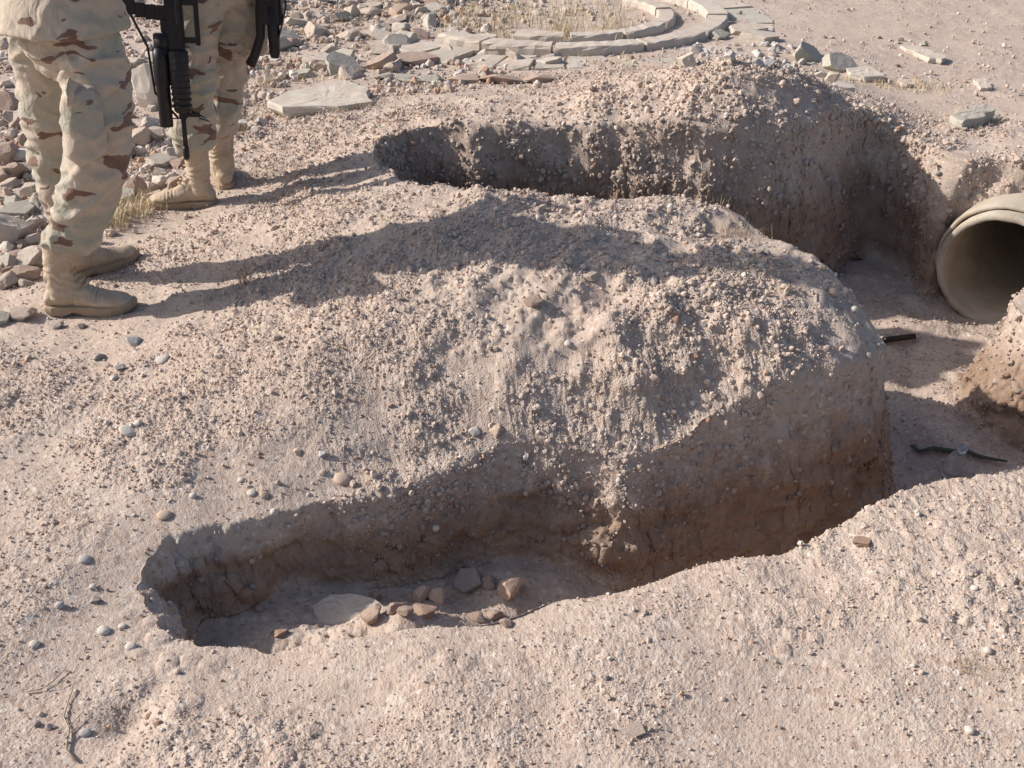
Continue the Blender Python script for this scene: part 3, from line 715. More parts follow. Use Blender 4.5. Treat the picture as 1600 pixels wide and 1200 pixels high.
# ---------------------------------------------------------------- rubble heaps behind and beside the people
NAMED = [  # px, py(base), w, h, mat, kind, label, (tilt)
 (236,165,44,92,'white','rock','tall pale grey boulder standing between the two people', (0,0)),
 (243,212,40,20,'rub','rock','rounded pale stone at the foot of the tall boulder', (0,0)),
 (225,222,36,34,'rub','rock','lumpy tan stone left of the rifle muzzle', (0,0)),
 (200,205,28,24,'clod','rock','brown stone behind the front trouser knee', (0,0)),
 (255,252,48,12,'slab','slab','flat oval pale stone below the rifle muzzle', (0,0)),
 (250,288,26,22,'white','rock','bright white broken stone by the toe of the left boot', (0,0)),
 (272,290,26,24,'clod','rock','pinkish stone beside the bright white broken stone', (0,0)),
 (195,288,30,30,'rub','rock','pointed grey stone right of the front trouser leg', (.5,.2)),
 (188,312,44,20,'green','slab','dark undercut stone plate in the dry grass right of the front leg', (.25,.2)),
 (172,366,18,13,'grey','pebble','smooth grey pebble by the toe of the rear boot', (0,0)),
 (500,95,60,14,'slab','slab','long pale slab on the rubble behind the large flagstone', (.05,0)),
 (632,70,48,22,'slab','slab','bright tilted flagstone shard in the middle of the rubble', (.35,-.2)),
 (605,60,46,12,'slab','slab','bright flat shard left of the tilted flagstone shard', (.2,.1)),
 (636,78,46,8,'slab','slab','thin bright strip of flagstone below the tilted shard', (.05,0)),
 (545,58,44,18,'rub','rock','pale rounded block among the rubble', (0,0)),
 (625,20,42,22,'orange','rock','yellowish block at the back of the rubble', (0,0)),
 (535,28,34,18,'rub','rock','brownish grey block left of the yellowish block', (0,0)),
 (440,70,50,26,'green','slab','dark edged slab close to the slung weapon', (.35,.3)),
 (540,110,66,20,'green','slab','grey slab leaning behind the large flagstone', (.3,.35)),
 (510,108,40,24,'rub','rock','rough tan block left of the leaning grey slab', (0,0)),
 (650,96,70,16,'clod','slab','earth covered broken kerb piece in the second row of the rubble', (.05,0)),
 (600,100,50,22,'clod','slab','tilted earth covered kerb piece at the left end of the second row', (.1,-.35)),
 (600,122,34,14,'green','rock','first block of the low curved wall behind the large flagstone', (0,0)),
 (636,124,38,14,'green','rock','second block of the low curved wall, split by a dark crack', (0,0)),
 (672,124,36,15,'green','rock','third block of the low curved wall', (0,0)),
 (720,125,60,17,'clod','rock','long earth covered block of the low curved wall', (0,0)),
 (782,126,66,17,'clod','rock','earth covered block near the right end of the low curved wall', (0,0)),
 (840,126,50,16,'clod','rock','last rounded block of the low curved wall', (0,0)),
 (705,58,50,10,'slab','slab','flat pale paving piece left of the outer ring', (.03,0)),
 (752,62,44,9,'slab','slab','second flat pale paving piece towards the outer ring', (.03,0)),
 (728,72,36,9,'slab','slab','thick edged paving piece lying before the two flat ones', (.03,0)),
 (708,48,30,14,'green','rock','grey green lump on top of the flat paving pieces', (0,0)),
 (5,372,60,46,'slab','slab','large pale slab cut by the left picture edge behind the front boots', (.1,.1)),
 (50,300,34,26,'rub','rock','grey block behind the rear leg at the left', (0,0)),
 (62,408,34,24,'rub','rock','tan grey block left of the front boot shaft', (0,0)),
 (28,404,30,22,'clod','rock','brown block left of the tan grey block by the boot shaft', (0,0)),
 (5,500,26,18,'green','slab','dark green grey shard at the left edge level with the boot sole', (.3,.3)),
 (35,494,44,20,'rub','rock','low pale lump left of the front boot sole', (0,0)),
 (28,245,44,20,'white','rock','whitish block behind the rear knee', (0,0)),
 (15,175,44,44,'clod','rock','big rounded tan boulder at the left edge', (0,0)),
 (8,255,40,40,'clod','rock','pinkish boulder below the big rounded tan boulder', (0,0)),
 (30,335,48,18,'green','slab','stone plate with dark edge at the left behind the boots', (.2,.2)),
 (1262,88,60,20,'green','slab','dark leaning slab in the shade at the end of the basin rubble', (.5,.45)),
 (1310,106,56,18,'green','slab','second dark leaning slab right of the first by the basin rubble', (.35,.4)),
 (1296,124,20,22,'rub','rock','upright pale stone at the back of the spoil heap', (0,0)),
 (1318,138,34,10,'white','slab','small bright slab behind the spoil heap', (.1,.1)),
 (1282,118,20,12,'white','rock','bright white stone behind the spoil heap', (0,0)),
 (1167,50,60,12,'slab','slab','broken flagstone lying across the middle kerb at its right end', (.05,.08)),
 (1187,60,56,16,'slab','slab','broad flagstone at the right end of the basin', (.03,.1)),
 (1125,58,34,12,'green','slab','curved kerb fragment leaning on the broad flagstone', (.3,.2)),
]
for px, py, wd, ht, mat, kd, lab, tl in NAMED:
    nm = 'boulder' if 'boulder' in lab else ('kerb_piece' if 'kerb' in lab else ('slab' if kd == 'slab' else ('block' if 'block' in lab else 'stone')))
    stone_px(px, py, wd, ht, mat, kd, nm, lab, nm.replace('_', ' '), depth=.8 if kd == 'slab' else .75, tilt=tl, seed=px * 5 + py, sink=.22, thick=None if kd == 'rock' else None)
# filler: every loose stone is its own object; look-alikes share the label of their patch
def in_poly(x, y, pl):
    c = False
    for i in range(len(pl)):
        ax, ay = pl[i]; bx_, by_ = pl[i - 1]
        if (ay > y) != (by_ > y) and x < (bx_ - ax) * (y - ay) / (by_ - ay) + ax: c = not c
    return c
HUES = dict(rub='tan', clod='brown', slab='pale', green='greenish grey', grey='grey', white='whitish')
def patch(pl, n, smin, smax, mats, name, label, group, seed, slabf=.35, gap=.6):
    r = random.Random(seed); xs = [p[0] for p in pl]; ys = [p[1] for p in pl]; placed = []; tries = 0
    while len(placed) < n and tries < n * 60:
        tries += 1; px = r.uniform(min(xs), max(xs)); py = r.uniform(min(ys), max(ys))
        if not in_poly(px, py, pl): continue
        p, nrm = G(px, py); s_ = smin * (smax / smin) ** (r.random() ** 1.7)
        if any((p - q).length < gap * (s_ + t) * .5 for q, t in placed): continue
        placed.append((p, s_)); kd = 'slab' if r.random() < slabf else 'rock'
        mt = r.choice(mats); size = 'small' if s_ < (smin * smax) ** .5 * .85 else ('big' if s_ > (smin * smax) ** .5 * 1.35 else 'middling')
        lb = label.replace('SIZE', size).replace('HUE', HUES[mt]).replace('FORM', 'flat plate' if kd == 'slab' else 'lump')
        fx = (px - min(xs)) / (max(xs) - min(xs)); fy = (py - min(ys)) / (max(ys) - min(ys))
        where = (['back', 'middle', 'front'][min(2, int(fy * 3))] + ' ' + ['left', 'centre', 'right'][min(2, int(fx * 3))])
        lb = lb.replace('WHERE', where)
        hz = s_ * (r.uniform(.18, .35) if kd == 'slab' else r.uniform(.45, .8))
        stone_at(p, nrm, s_, s_ * r.uniform(.55, .95), hz, r.uniform(0, 6.28), mt, kd, name, lb, 'stone', group, sink=r.uniform(.2, .45),
                 tilt=(r.gauss(0, .22), r.gauss(0, .22)), seed=r.randrange(10**6))
patch([(0,180),(70,180),(70,330),(78,395),(62,440),(0,450)], 70, .04, .19, ['rub','rub','clod','green','slab'], 'rubble_stone', 'SIZE HUE FORM, WHERE of the left edge rubble behind the front person', 'rubble stones at the left edge', 1, .3, .45)
patch([(190,60),(260,60),(300,215),(262,300),(215,330),(180,330),(195,230)], 52, .05, .17, ['rub','clod','rub','slab'], 'rubble_stone', 'SIZE HUE FORM, WHERE of the rubble between the two people', 'rubble stones between the two people', 2, .25, .45)
patch([(400,0),(690,0),(690,70),(600,125),(585,120),(520,118),(440,132),(400,130)], 165, .05, .24, ['rub','rub','clod','slab','green'], 'rubble_stone', 'SIZE HUE FORM, WHERE of the rubble heap beside the armed person', 'rubble stones behind the armed person', 3, .6, .42)
patch([(0,0),(20,0),(20,180),(0,180)], 12, .08, .2, ['rub','clod','slab'], 'rubble_stone', 'SIZE HUE FORM, WHERE of the rubble at the upper left corner', 'rubble stones at the upper left edge', 8, .3, .5)
patch([(560,70),(700,58),(860,84),(860,100),(700,96),(600,92)], 34, .10, .26, ['slab','slab','green','rub'], 'paving_piece', 'SIZE HUE FORM, WHERE of the broken paving left of the basin', 'broken paving left of the basin', 9, 1.0, .5)
patch([(690,0),(1000,0),(960,30),(800,48),(700,50)], 75, .03, .09, ['rub','grey','white','rub'], 'rubble_stone', 'SIZE HUE FORM, WHERE of the loose stones inside the round basin', 'small stones inside the basin', 4, .25, .5)
patch([(1070,72),(1180,66),(1262,75),(1275,112),(1215,108),(1150,96),(1085,97)], 70, .03, .10, ['grey','grey','rub','grey'], 'concrete_chunk', 'SIZE HUE FORM, WHERE of the concrete heap at the basin right end', 'broken concrete at the end of the basin', 5, .1, .35)
patch([(1280,55),(1460,60),(1440,78),(1300,68)], 14, .03, .07, ['rub','green'], 'stone', 'SIZE HUE FORM, WHERE among plain stones behind the leaning slabs', 'small stones on the plain', 6, .2, .8)
patch([(930,84),(1000,88),(1000,110),(930,108)], 14, .03, .06, ['rub','grey'], 'stone', 'SIZE HUE FORM, WHERE of the stones beside the upright kerb block', 'small stones by the upright kerb block', 7, .1, .5)
# ---------------------------------------------------------------- concrete pipe
def lathe(bm, prof, n=120, mat=None):
    rings = [[bm.verts.new((r * math.cos(6.28318530718 * i / n), r * math.sin(6.28318530718 * i / n), z)) for i in range(n)] for r, z in prof]
    for a, b in zip(rings, rings[1:]):
        for i in range(n): bm.faces.new((a[i], a[(i + 1) % n], b[(i + 1) % n], b[i]))
    return rings
pipe = empty('concrete_pipe', pipe_c); tag(pipe, 'pale concrete drain pipe opening into the trench at the right edge', 'pipe')
pipe.rotation_mode = 'QUATERNION'; pipe.rotation_quaternion = pipe_dir.to_track_quat('Z', 'Y')
bm = bmesh.new()
lathe(bm, [(.001, -2.39), (.240, -2.4), (.240, -.02), (.243, -.004), (.248, .0), (.266, -.002), (.271, -.01), (.272, -2.4)])
me_ = bm_mesh('barrel', bm, smooth=False); me_.polygons.foreach_set('use_smooth', [True] * len(me_.polygons))
link('barrel', me_, M['conc'], pipe)
bm = bmesh.new()
rg = lathe(bm, [(.275, -2.0), (.275, -.082), (.279, -.072), (.282, -.068), (.294, -.070), (.298, -.078), (.299, -.26), (.278, -.42), (.278, -2.0)])
link('bell_collar', bm_mesh('bell_collar', bm, smooth=True), M['conc'], pipe)

for ob_ in pipe.children:
    nv_ = len(ob_.data.vertices); c_ = np.empty(nv_ * 3, np.float32); ob_.data.vertices.foreach_get('co', c_); c_ = c_.reshape(-1, 3)
    c_ += .003 * np.stack([vn(c_[:, 0] * 14, c_[:, 1] * 14, c_[:, 2] * 14, 70 + k) for k in range(3)], 1) + .002 * np.stack([vn(c_[:, 0] * 45, c_[:, 1] * 45, c_[:, 2] * 45, 75 + k) for k in range(3)], 1)
    ob_.data.vertices.foreach_set('co', c_.ravel())
# ---------------------------------------------------------------- tubes
def tube(bm, pts, rad, n=10, cap=True, flat=1.0, up=Vector((0, 0, 1))):
    pts = [Vector(p) for p in pts]; rings = []
    if not isinstance(rad, list): rad = [rad] * len(pts)
    prev = None
    for i, p in enumerate(pts):
        t = (pts[min(i + 1, len(pts) - 1)] - pts[max(i - 1, 0)]).normalized()
        if prev is None:
            a = up.cross(t)
            if a.length < .1: a = Vector((1, 0, 0)).cross(t)
            a.normalize()
        else:
            a = prev - t * prev.dot(t); a.normalize()
        prev = a; b = t.cross(a); rr_ = rad[i]
        rx, ry = rr_ if isinstance(rr_, (list, tuple)) else (rr_, rr_ * flat)
        rings.append([bm.verts.new(p + a * math.cos(6.2832 * k / n) * rx + b * math.sin(6.2832 * k / n) * ry) for k in range(n)])
    for r0, r1 in zip(rings, rings[1:]):
        for k in range(n): bm.faces.new((r0[k], r0[(k + 1) % n], r1[(k + 1) % n], r1[k]))
    if cap: bm.faces.new(rings[0][::-1]); bm.faces.new(rings[-1])
    return rings
# dark iron bar stuck under the mound
b = G(1427, 530)[0]; a = Vector((b.x - .15, b.y - .05, H(b.x - .15, b.y - .05) + .004))
bm = bmesh.new(); d_ab = (b - a); tube(bm, [-d_ab * .3 + Vector((0, 0, .012)), d_ab * .2 + Vector((0, 0, .018)), d_ab + Vector((0, 0, .02))], .013, 12)
o = link('iron_bar', bm_mesh('iron_bar', bm, True), M['rust']); o.location = a; tag(o, 'short dark rusty iron bar lying on the trench floor behind the mound corner', 'bar')
# flattened hose
hp = [G(x_, y_)[0] + Vector((0, 0, .016)) for x_, y_ in ((1420,703),(1432,710),(1455,706),(1485,708),(1510,708),(1530,716),(1550,722),(1568,727))]
bm = bmesh.new(); c0 = hp[0].copy(); tube(bm, [p - c0 for p in hp], [.008, .011, .011, .013, .012, .011, .009, .007], 12, flat=.5)
o = link('plastic_strip', bm_mesh('plastic_strip', bm, True), M['hose']); o.location = c0; tag(o, 'dark green grey curved strip of plastic lying on the trench floor', 'plastic strip')
# clear bottle
pb = G(1482, 742)[0]
bot = empty('plastic_bottle', pb + Vector((0, 0, .0)), .4); tag(bot, 'clear crumpled plastic bottle standing tilted in front of the dark plastic strip', 'bottle')
bm = bmesh.new(); lathe(bm, [(.001, 0), (.026, .002), (.030, .010), (.0305, .04), (.028, .055), (.0305, .07), (.030, .10), (.024, .125), (.013, .145), (.0125, .16), (.001, .16)], 28)
for v in bm.verts: v.co.x += .003 * math.sin(v.co.z * 90 + v.co.y * 60); v.co = Euler((.35, -.2, 0)).to_matrix() @ v.co
link('body', bm_mesh('bottle_body', bm, True), M['plastic'], bot)
bm = bmesh.new(); lathe(bm, [(.001, .155), (.0155, .155), (.0155, .172), (.014, .174), (.001, .174)], 20)
for v in bm.verts: v.co = Euler((.35, -.2, 0)).to_matrix() @ v.co
link('cap', bm_mesh('bottle_cap', bm, True), M['plastic'], bot)

# ---------------------------------------------------------------- twigs and dry plants
def twig(path_px, w, label, branches=(), lift=.006):
    pts = [G(*q)[0] for q in path_px]; c0 = pts[0].copy(); bm = bmesh.new()
    r = random.Random(int(path_px[0][0]))
    tube(bm, [p - c0 + Vector((r.uniform(-.002, .002), 0, lift)) for p in pts], [w * (1 - .6 * i / (len(pts) - 1)) for i in range(len(pts))], 7)
    for br in branches:
        q = [G(*k)[0] - c0 + Vector((0, 0, lift + .003)) for k in br]; tube(bm, q, [w * .6 * (1 - .5 * i / (len(q) - 1)) for i in range(len(q))], 6)
    o = link('twig', bm_mesh('twig', bm, True), M['twig']); o.location = c0; return tag(o, label, 'twig')
twig([(120,1190),(104,1175),(104,1158),(108,1142),(102,1120),(106,1095),(112,1078)], .0030, 'forked grey dry twig lying on the ground in the lower left', [[(108,1142),(118,1128),(130,1112)], [(104,1158),(112,1146),(124,1136)]])
twig([(40,1082),(66,1078),(84,1064),(104,1046)], .0020, 'thin dry twig lying above the forked twig', [[(66,1078),(90,1074),(110,1060)]])
def tuft_mesh(name, n, h, spread, seed, w=.0014, lean=.5):
    r = random.Random(seed); bm = bmesh.new()
    for _ in range(n):
        a = r.uniform(0, 6.283); b0 = Vector((r.gauss(0, spread), r.gauss(0, spread), -.005)); hh_ = h * r.uniform(.45, 1.1); ln = r.uniform(.05, lean)
        d = Vector((math.cos(a), math.sin(a), 0)); side = Vector((-d.y, d.x, 0)); pr = None
        for i in range(4):
            t = i / 3; q = b0 + d * ln * hh_ * t ** 1.7 + Vector((0, 0, hh_ * t * (1 - .25 * ln * t))); ww = w * (1 - .8 * t)
            cur = (bm.verts.new(q - side * ww), bm.verts.new(q + side * ww))
            if pr: bm.faces.new((pr[0], pr[1], cur[1], cur[0]))
            pr = cur
    return bm_mesh(name, bm, recalc=False)
TUFTS = [tuft_mesh('dry_grass_tuft', 30, .08, .030, 500 + i, .0013, .8) for i in range(4)]
for m_ in TUFTS: m_.materials.append(M['straw'])
TUFT2 = tuft_mesh('dry_weed', 90, .07, .045, 520, .0012, 1.3); TUFT2.materials.append(M['straw2'])
def tuft(px, py, s_, label, mesh=None, group=None, name='dry_grass_tuft'):
    p, n = G(px, py); o = bpy.data.objects.new(name, mesh or rnd.choice(TUFTS)); COL.objects.link(o); o.location = p
    o.rotation_euler = (0, 0, rnd.uniform(0, 6.28)); o.scale = (s_, s_, s_ * rnd.uniform(.8, 1.2)); return tag(o, label, 'grass tuft', group)
tuft(1112, 312, .75, 'straw coloured tuft growing on the rim between mound and far trench')
tuft(1158, 335, .5, 'thin dry tuft on the rim right of the straw coloured one')
tuft(1125, 312, .6, 'sparse pale stalks beside the tuft on the mound rim')
tuft(395, 432, 1.2, 'flat brown dry weed crossed by the long leg shadow', TUFT2, name='dry_weed')
tuft(265, 420, .5, 'single short dry tuft right of the boot toe')
tuft(592, 345, .5, 'tiny pale tuft at the edge of the torso shadow')
tuft(325, 465, .5, 'tiny dry tuft under the lower leg shadow')
tuft(1145, 368, .9, 'brownish patch of dry weed on the mound near its far rim', TUFT2, name='dry_weed')
tuft(1522, 1040, .5, 'small brown dry weed on the near bank below the bright white chip', TUFT2, name='dry_weed')
for i, (x_, y_, s_) in enumerate([(205,340,1.2),(190,345,1.1),(178,340,1.0),(222,325,1.2),(215,310,1.0),(235,312,.9),(168,350,.9),(200,322,1.1),(228,300,.9)]):
    tuft(x_, y_, s_, 'yellow dry grass tuft between the front person and the boot of the armed person', group='grass tufts between the people')
for i, (x_, y_, s_) in enumerate([(395,190,1.1),(385,200,.9),(405,185,.9),(425,135,1.2),(412,132,1.0),(375,205,.8)]):
    tuft(x_, y_, s_, 'dry grass tuft to the right of the armed person legs', group='grass tufts right of the armed person')
for i, (x_, y_) in enumerate([(590,160),(575,166),(548,170),(530,172),(560,168),(600,158)]):
    tuft(x_, y_, .7, 'short dry tuft along the front edge of the large flagstone', group='tufts along the large flagstone')
# fine straw that nobody could count, round the basin and in the rubble
def straw_field(zones, name, label):
    r = random.Random(77); bm_v, bm_f = [], []
    for pl, n, h in zones:
        xs = [p[0] for p in pl]; ys = [p[1] for p in pl]; k = 0
        while k < n:
            px, py = r.uniform(min(xs), max(xs)), r.uniform(min(ys), max(ys))
            if not in_poly(px, py, pl): continue
            cpt, _ = G(px, py); k += 1
            for _ in range(7):
                b0 = cpt + Vector((r.gauss(0, .03), r.gauss(0, .03), -.01)); a = r.uniform(0, 6.283); hh_ = h * r.uniform(.4, 1.1)
                d = Vector((math.cos(a), math.sin(a), 0)); sd = Vector((-d.y, d.x, 0)) * .0022; ln = r.uniform(.1, .8)
                i0 = len(bm_v); m1 = b0 + d * ln * hh_ * .3 + Vector((0, 0, hh_ * .6)); tp = b0 + d * ln * hh_ + Vector((0, 0, hh_))
                bm_v += [b0 - sd, b0 + sd, m1 + sd * .8, m1 - sd * .8, tp]
                bm_f += [(i0, i0 + 1, i0 + 2, i0 + 3), (i0 + 3, i0 + 2, i0 + 4, i0 + 4)]
    me_ = bpy.data.meshes.new(name); me_.from_pydata([v[:] for v in bm_v], [], [f if f[2] != f[3] else f[:3] for f in bm_f]); me_.update()
    o = link(name, me_, M['straw']); return tag(o, label, 'dry grass', kind='stuff')
straw_field([([(670,0),(1000,0),(1010,25),(880,60),(840,78),(690,72)], 150, .08), ([(690,20),(900,10),(900,40),(700,45)], 50, .09), ([(860,40),(990,40),(990,60),(860,66)], 50, .09),
             ([(400,0),(680,0),(680,90),(590,120),(400,140)], 110, .07), ([(1300,120),(1470,130),(1480,150),(1330,130)], 40, .05), ([(1470,170),(1580,185),(1560,200),(1480,195)], 25, .05),
             ([(860,70),(1000,90),(990,112),(860,90)], 30, .05), ([(150,320),(250,290),(255,330),(170,365)], 45, .08)],
            'dry_grass', 'thin yellow dry grass growing between the stones of the ruined basin and rubble')
# ---------------------------------------------------------------- people
def remesh(name, bm, voxel, smooth_it=6, disp=None, mat=None, parent=None, offset=Vector(), post=None):
    bmesh.ops.recalc_face_normals(bm, faces=bm.faces)
    me0 = bpy.data.meshes.new('tmp'); bm.to_mesh(me0); bm.free()
    o = bpy.data.objects.new('tmp', me0); COL.objects.link(o)
    m1 = o.modifiers.new('r', 'REMESH'); m1.mode = 'VOXEL'; m1.voxel_size = voxel
    m2 = o.modifiers.new('s', 'SMOOTH'); m2.factor = .5; m2.iterations = smooth_it
    bpy.context.view_layer.update(); dg = bpy.context.evaluated_depsgraph_get(); dg.update()
    me_ = bpy.data.meshes.new_from_object(o.evaluated_get(dg)); me_.name = name
    bpy.data.objects.remove(o); bpy.data.meshes.remove(me0)
    n = len(me_.vertices); co = np.empty(n * 3, np.float32); me_.vertices.foreach_get('co', co); co = co.reshape(-1, 3)
    if disp is not None:
        nr = np.empty(n * 3, np.float32); me_.vertices.foreach_get('normal', nr); nr = nr.reshape(-1, 3); co = co + nr * disp(co, nr)[:, None]
    if post is not None: co = post(co)
    co = co - np.array(offset)[None]
    me_.vertices.foreach_set('co', co.astype(np.float32).ravel()); me_.update()
    me_.polygons.foreach_set('use_smooth', [True] * len(me_.polygons)); me_.materials.clear()
    return link(name, me_, mat, parent)
def ball(bm, c, r3, n=16, rot=None):
    mt = Matrix.Translation(Vector(c)) @ (rot.to_4x4() if rot else Matrix()) @ Matrix.Diagonal((*r3, 1))
    bmesh.ops.create_uvsphere(bm, u_segments=n, v_segments=n // 2 + 2, radius=1, matrix=mt)
def folds(seed, amp=.010):
    def f(co, nr):
        x, y, z = co.T
        wx = x + .05 * vn(x * 6, y * 6, z * 6, seed); wz = z + .06 * vn(x * 5, y * 5, z * 5, seed + 1)
        a = vn(wx * 7 + wz * 6, y * 7, wz * 15 - wx * 9, seed + 2); b = vn(wx * 13 - wz * 8, y * 13, wz * 24 + wx * 12, seed + 3)
        ra = 1 - np.minimum(np.abs(a) * 3.2, 1.3); rb = 1 - np.minimum(np.abs(b) * 3.0, 1.3)
        d = amp * ra + amp * .55 * rb
        return d * .9
    return f
def hand(bm, wrist, d, palm_n, s=1.0, curl=.5, right=True):
    """palm, four unequal bent fingers and a thumb leaving the side of the palm"""
    d = Vector(d).normalized(); pn = Vector(palm_n); pn = (pn - d * pn.dot(d)).normalized(); sd = d.cross(pn) * (1 if right else -1)
    w = Vector(wrist); tube(bm, [w - d * .02, w + d * .02, w + d * .055, w + d * .09], [(.028, .02), (.036, .015), (.042, .014), (.038, .011)], 12, up=sd.cross(d))
    for k, (off, ln) in enumerate(((-.030, .066), (-.010, .078), (.010, .073), (.029, .058))):
        p = w + d * .085 + sd * off; pts = [p - d * .012]; dirv = d.copy()
        for seg, fr in enumerate((.42, .33, .27)):
            dirv = (Quaternion(sd, 0) @ dirv * math.cos(curl) + pn * math.sin(curl)) if seg == 0 else (dirv * math.cos(curl) + (pn * d.dot(dirv) - d * pn.dot(dirv)) * math.sin(curl))
            dirv.normalize(); p = p + dirv * ln * fr; pts.append(p.copy())
        tube(bm, pts, [.0105, .0098, .0088, .0072], 8)
    p0 = w + d * .03 - sd * .03; td = (d * .7 - sd * .6 + pn * .35).normalized(); td2 = (d * .9 - sd * .1 + pn * .5).normalized()
    tube(bm, [p0 - td * .01, p0 + td * .03, p0 + td * .03 + td2 * .03, p0 + td * .03 + td2 * .05], [.014, .0125, .011, .008], 8)
def boot(parent, off, heel, toe_dir, shaft_top, seed, shaft_r=.056, length=.31):
    """laced suede boot: heel = ground point under the back of the heel (world)"""
    heel = Vector(heel); f = Vector((toe_dir[0], toe_dir[1], toe_dir[2] if len(toe_dir) > 2 else 0)).normalized(); sd = Vector((0, 0, 1)).cross(f).normalized(); up = f.cross(sd); k = length / .31
    def q(t, s, z): return heel + f * t * k + sd * s + up * z
    bm = bmesh.new(); secs = [(.004, .022, .07), (.02, .035, .095), (.06, .037, .12), (.11, .038, .125), (.15, .042, .104), (.19, .047, .082), (.235, .050, .072), (.275, .043, .066), (.300, .028, .052), (.309, .012, .035)]
    rings = []
    for t, w_, h_ in secs:
        n = 20; ring = []
        for i in range(n):
            a = 6.2832 * i / n; cx_, cz_ = math.cos(a), math.sin(a)
            z_ = .022 + (h_ - .022) * (.5 + .5 * cz_) if cz_ > 0 else .022 + (h_ - .022) * (.5 + .5 * cz_)
            ww = w_ * (abs(cx_) ** .75) * (1 if cx_ > 0 else -1) * (1 - .25 * max(0, cz_))
            ring.append(bm.verts.new(q(t, ww, z_)))
        rings.append(ring)
    for a, b in zip(rings, rings[1:]):
        for i in range(20): bm.faces.new((a[i], a[(i + 1) % 20], b[(i + 1) % 20], b[i]))
    bm.faces.new(rings[0]); bm.faces.new(rings[-1][::-1])
    st = Vector(shaft_top); p0 = q(.065, 0, .06); p1 = q(.066, 0, .13)
    tube(bm, [p0, p1, p1.lerp(st, .4), p1.lerp(st, .75), st], [(.04, .048), (.046, .054), (shaft_r * .9, shaft_r * .98), (shaft_r, shaft_r), (shaft_r * 1.02, shaft_r * 1.02)], 20, up=sd)
    tube(bm, [q(.13, 0, .07), q(.10, 0, .12), q(.082, 0, .18)], [.03, .034, .03], 14)
    def dsp(co, nr):
        rel = co - np.array(heel); z = rel @ np.array(up); t = rel @ np.array(f); s_ = rel @ np.array(sd)
        wr = np.exp(-((z - .15) / .05) ** 2) * .0030 * np.sin(z * 200 + t * 90 + 9 * vn(co[:, 0] * 20, co[:, 1] * 20, co[:, 2] * 20, seed))
        wr += np.exp(-((t - .19) / .022) ** 2) * (z > .05) * .004 * np.sin(t * 420 + s_ * 30)
        wr += .0022 * vn(co[:, 0] * 30, co[:, 1] * 30, co[:, 2] * 55, seed + 1)
        seam = np.minimum(np.abs(t - (.105 + (z - .03) * .25)), np.abs(t - (.245 - np.abs(s_) * .3)) + .003) + (z > .13) * .01
        wr -= .0028 * np.exp(-(seam / .0022) ** 2)
        wr -= .0022 * np.exp(-((np.abs(t - .035) + (z > .2) * .01) / .002) ** 2)
        return wr
    b_ = remesh('boot', bm, .0045, 5, dsp, M['suede'], parent, off)
    bm = bmesh.new(); out = []
    for t, w_ in ((-.004, .016), (.006, .030), (.03, .040), (.07, .041), (.11, .038), (.15, .042), (.20, .051), (.24, .053), (.28, .045), (.305, .030), (.315, .012)): out.append((t, w_))
    outline = out + [(t, -w_) for t, w_ in out[::-1]]
    lv = []
    for z_, ins in ((0, .97), (.012, 1.0), (.024, 1.0), (.031, .96)):
        ring = []
        for t, w_ in outline:
            zz = z_
            if z_ < .013 and .085 < t < .15: zz = .015 + z_ * .3
            if t > .26: zz += (t - .26) * .35
            ring.append(bm.verts.new(q(.155 + (t - .155) * ins, w_ * ins, zz) - Vector(off)))
        lv.append(ring)
    m = len(outline)
    for a, b in zip(lv, lv[1:]):
        for i in range(m): bm.faces.new((a[i], a[(i + 1) % m], b[(i + 1) % m], b[i]))
    bm.faces.new(lv[0][::-1]); bm.faces.new(lv[-1])
    link('sole', bm_mesh('sole', bm), M['sole'], b_)
    bm = bmesh.new(); o_ = Vector(off)
    for i in range(8):
        tt = i / 7; c = q(.158, 0, .108).lerp(q(.118, 0, .165), min(1, tt * 2)) if tt < .5 else q(.118, 0, .165).lerp(st + f * (shaft_r + .002), (tt - .5) * 2)
        tube(bm, [c - sd * .022 - up * .004 - f * .006 - o_, c + f * .006 - o_, c + sd * .022 + up * .004 - f * .006 - o_], .0028, 6)
    link('laces', bm_mesh('laces', bm, True), M['lace'], b_)
    return b_
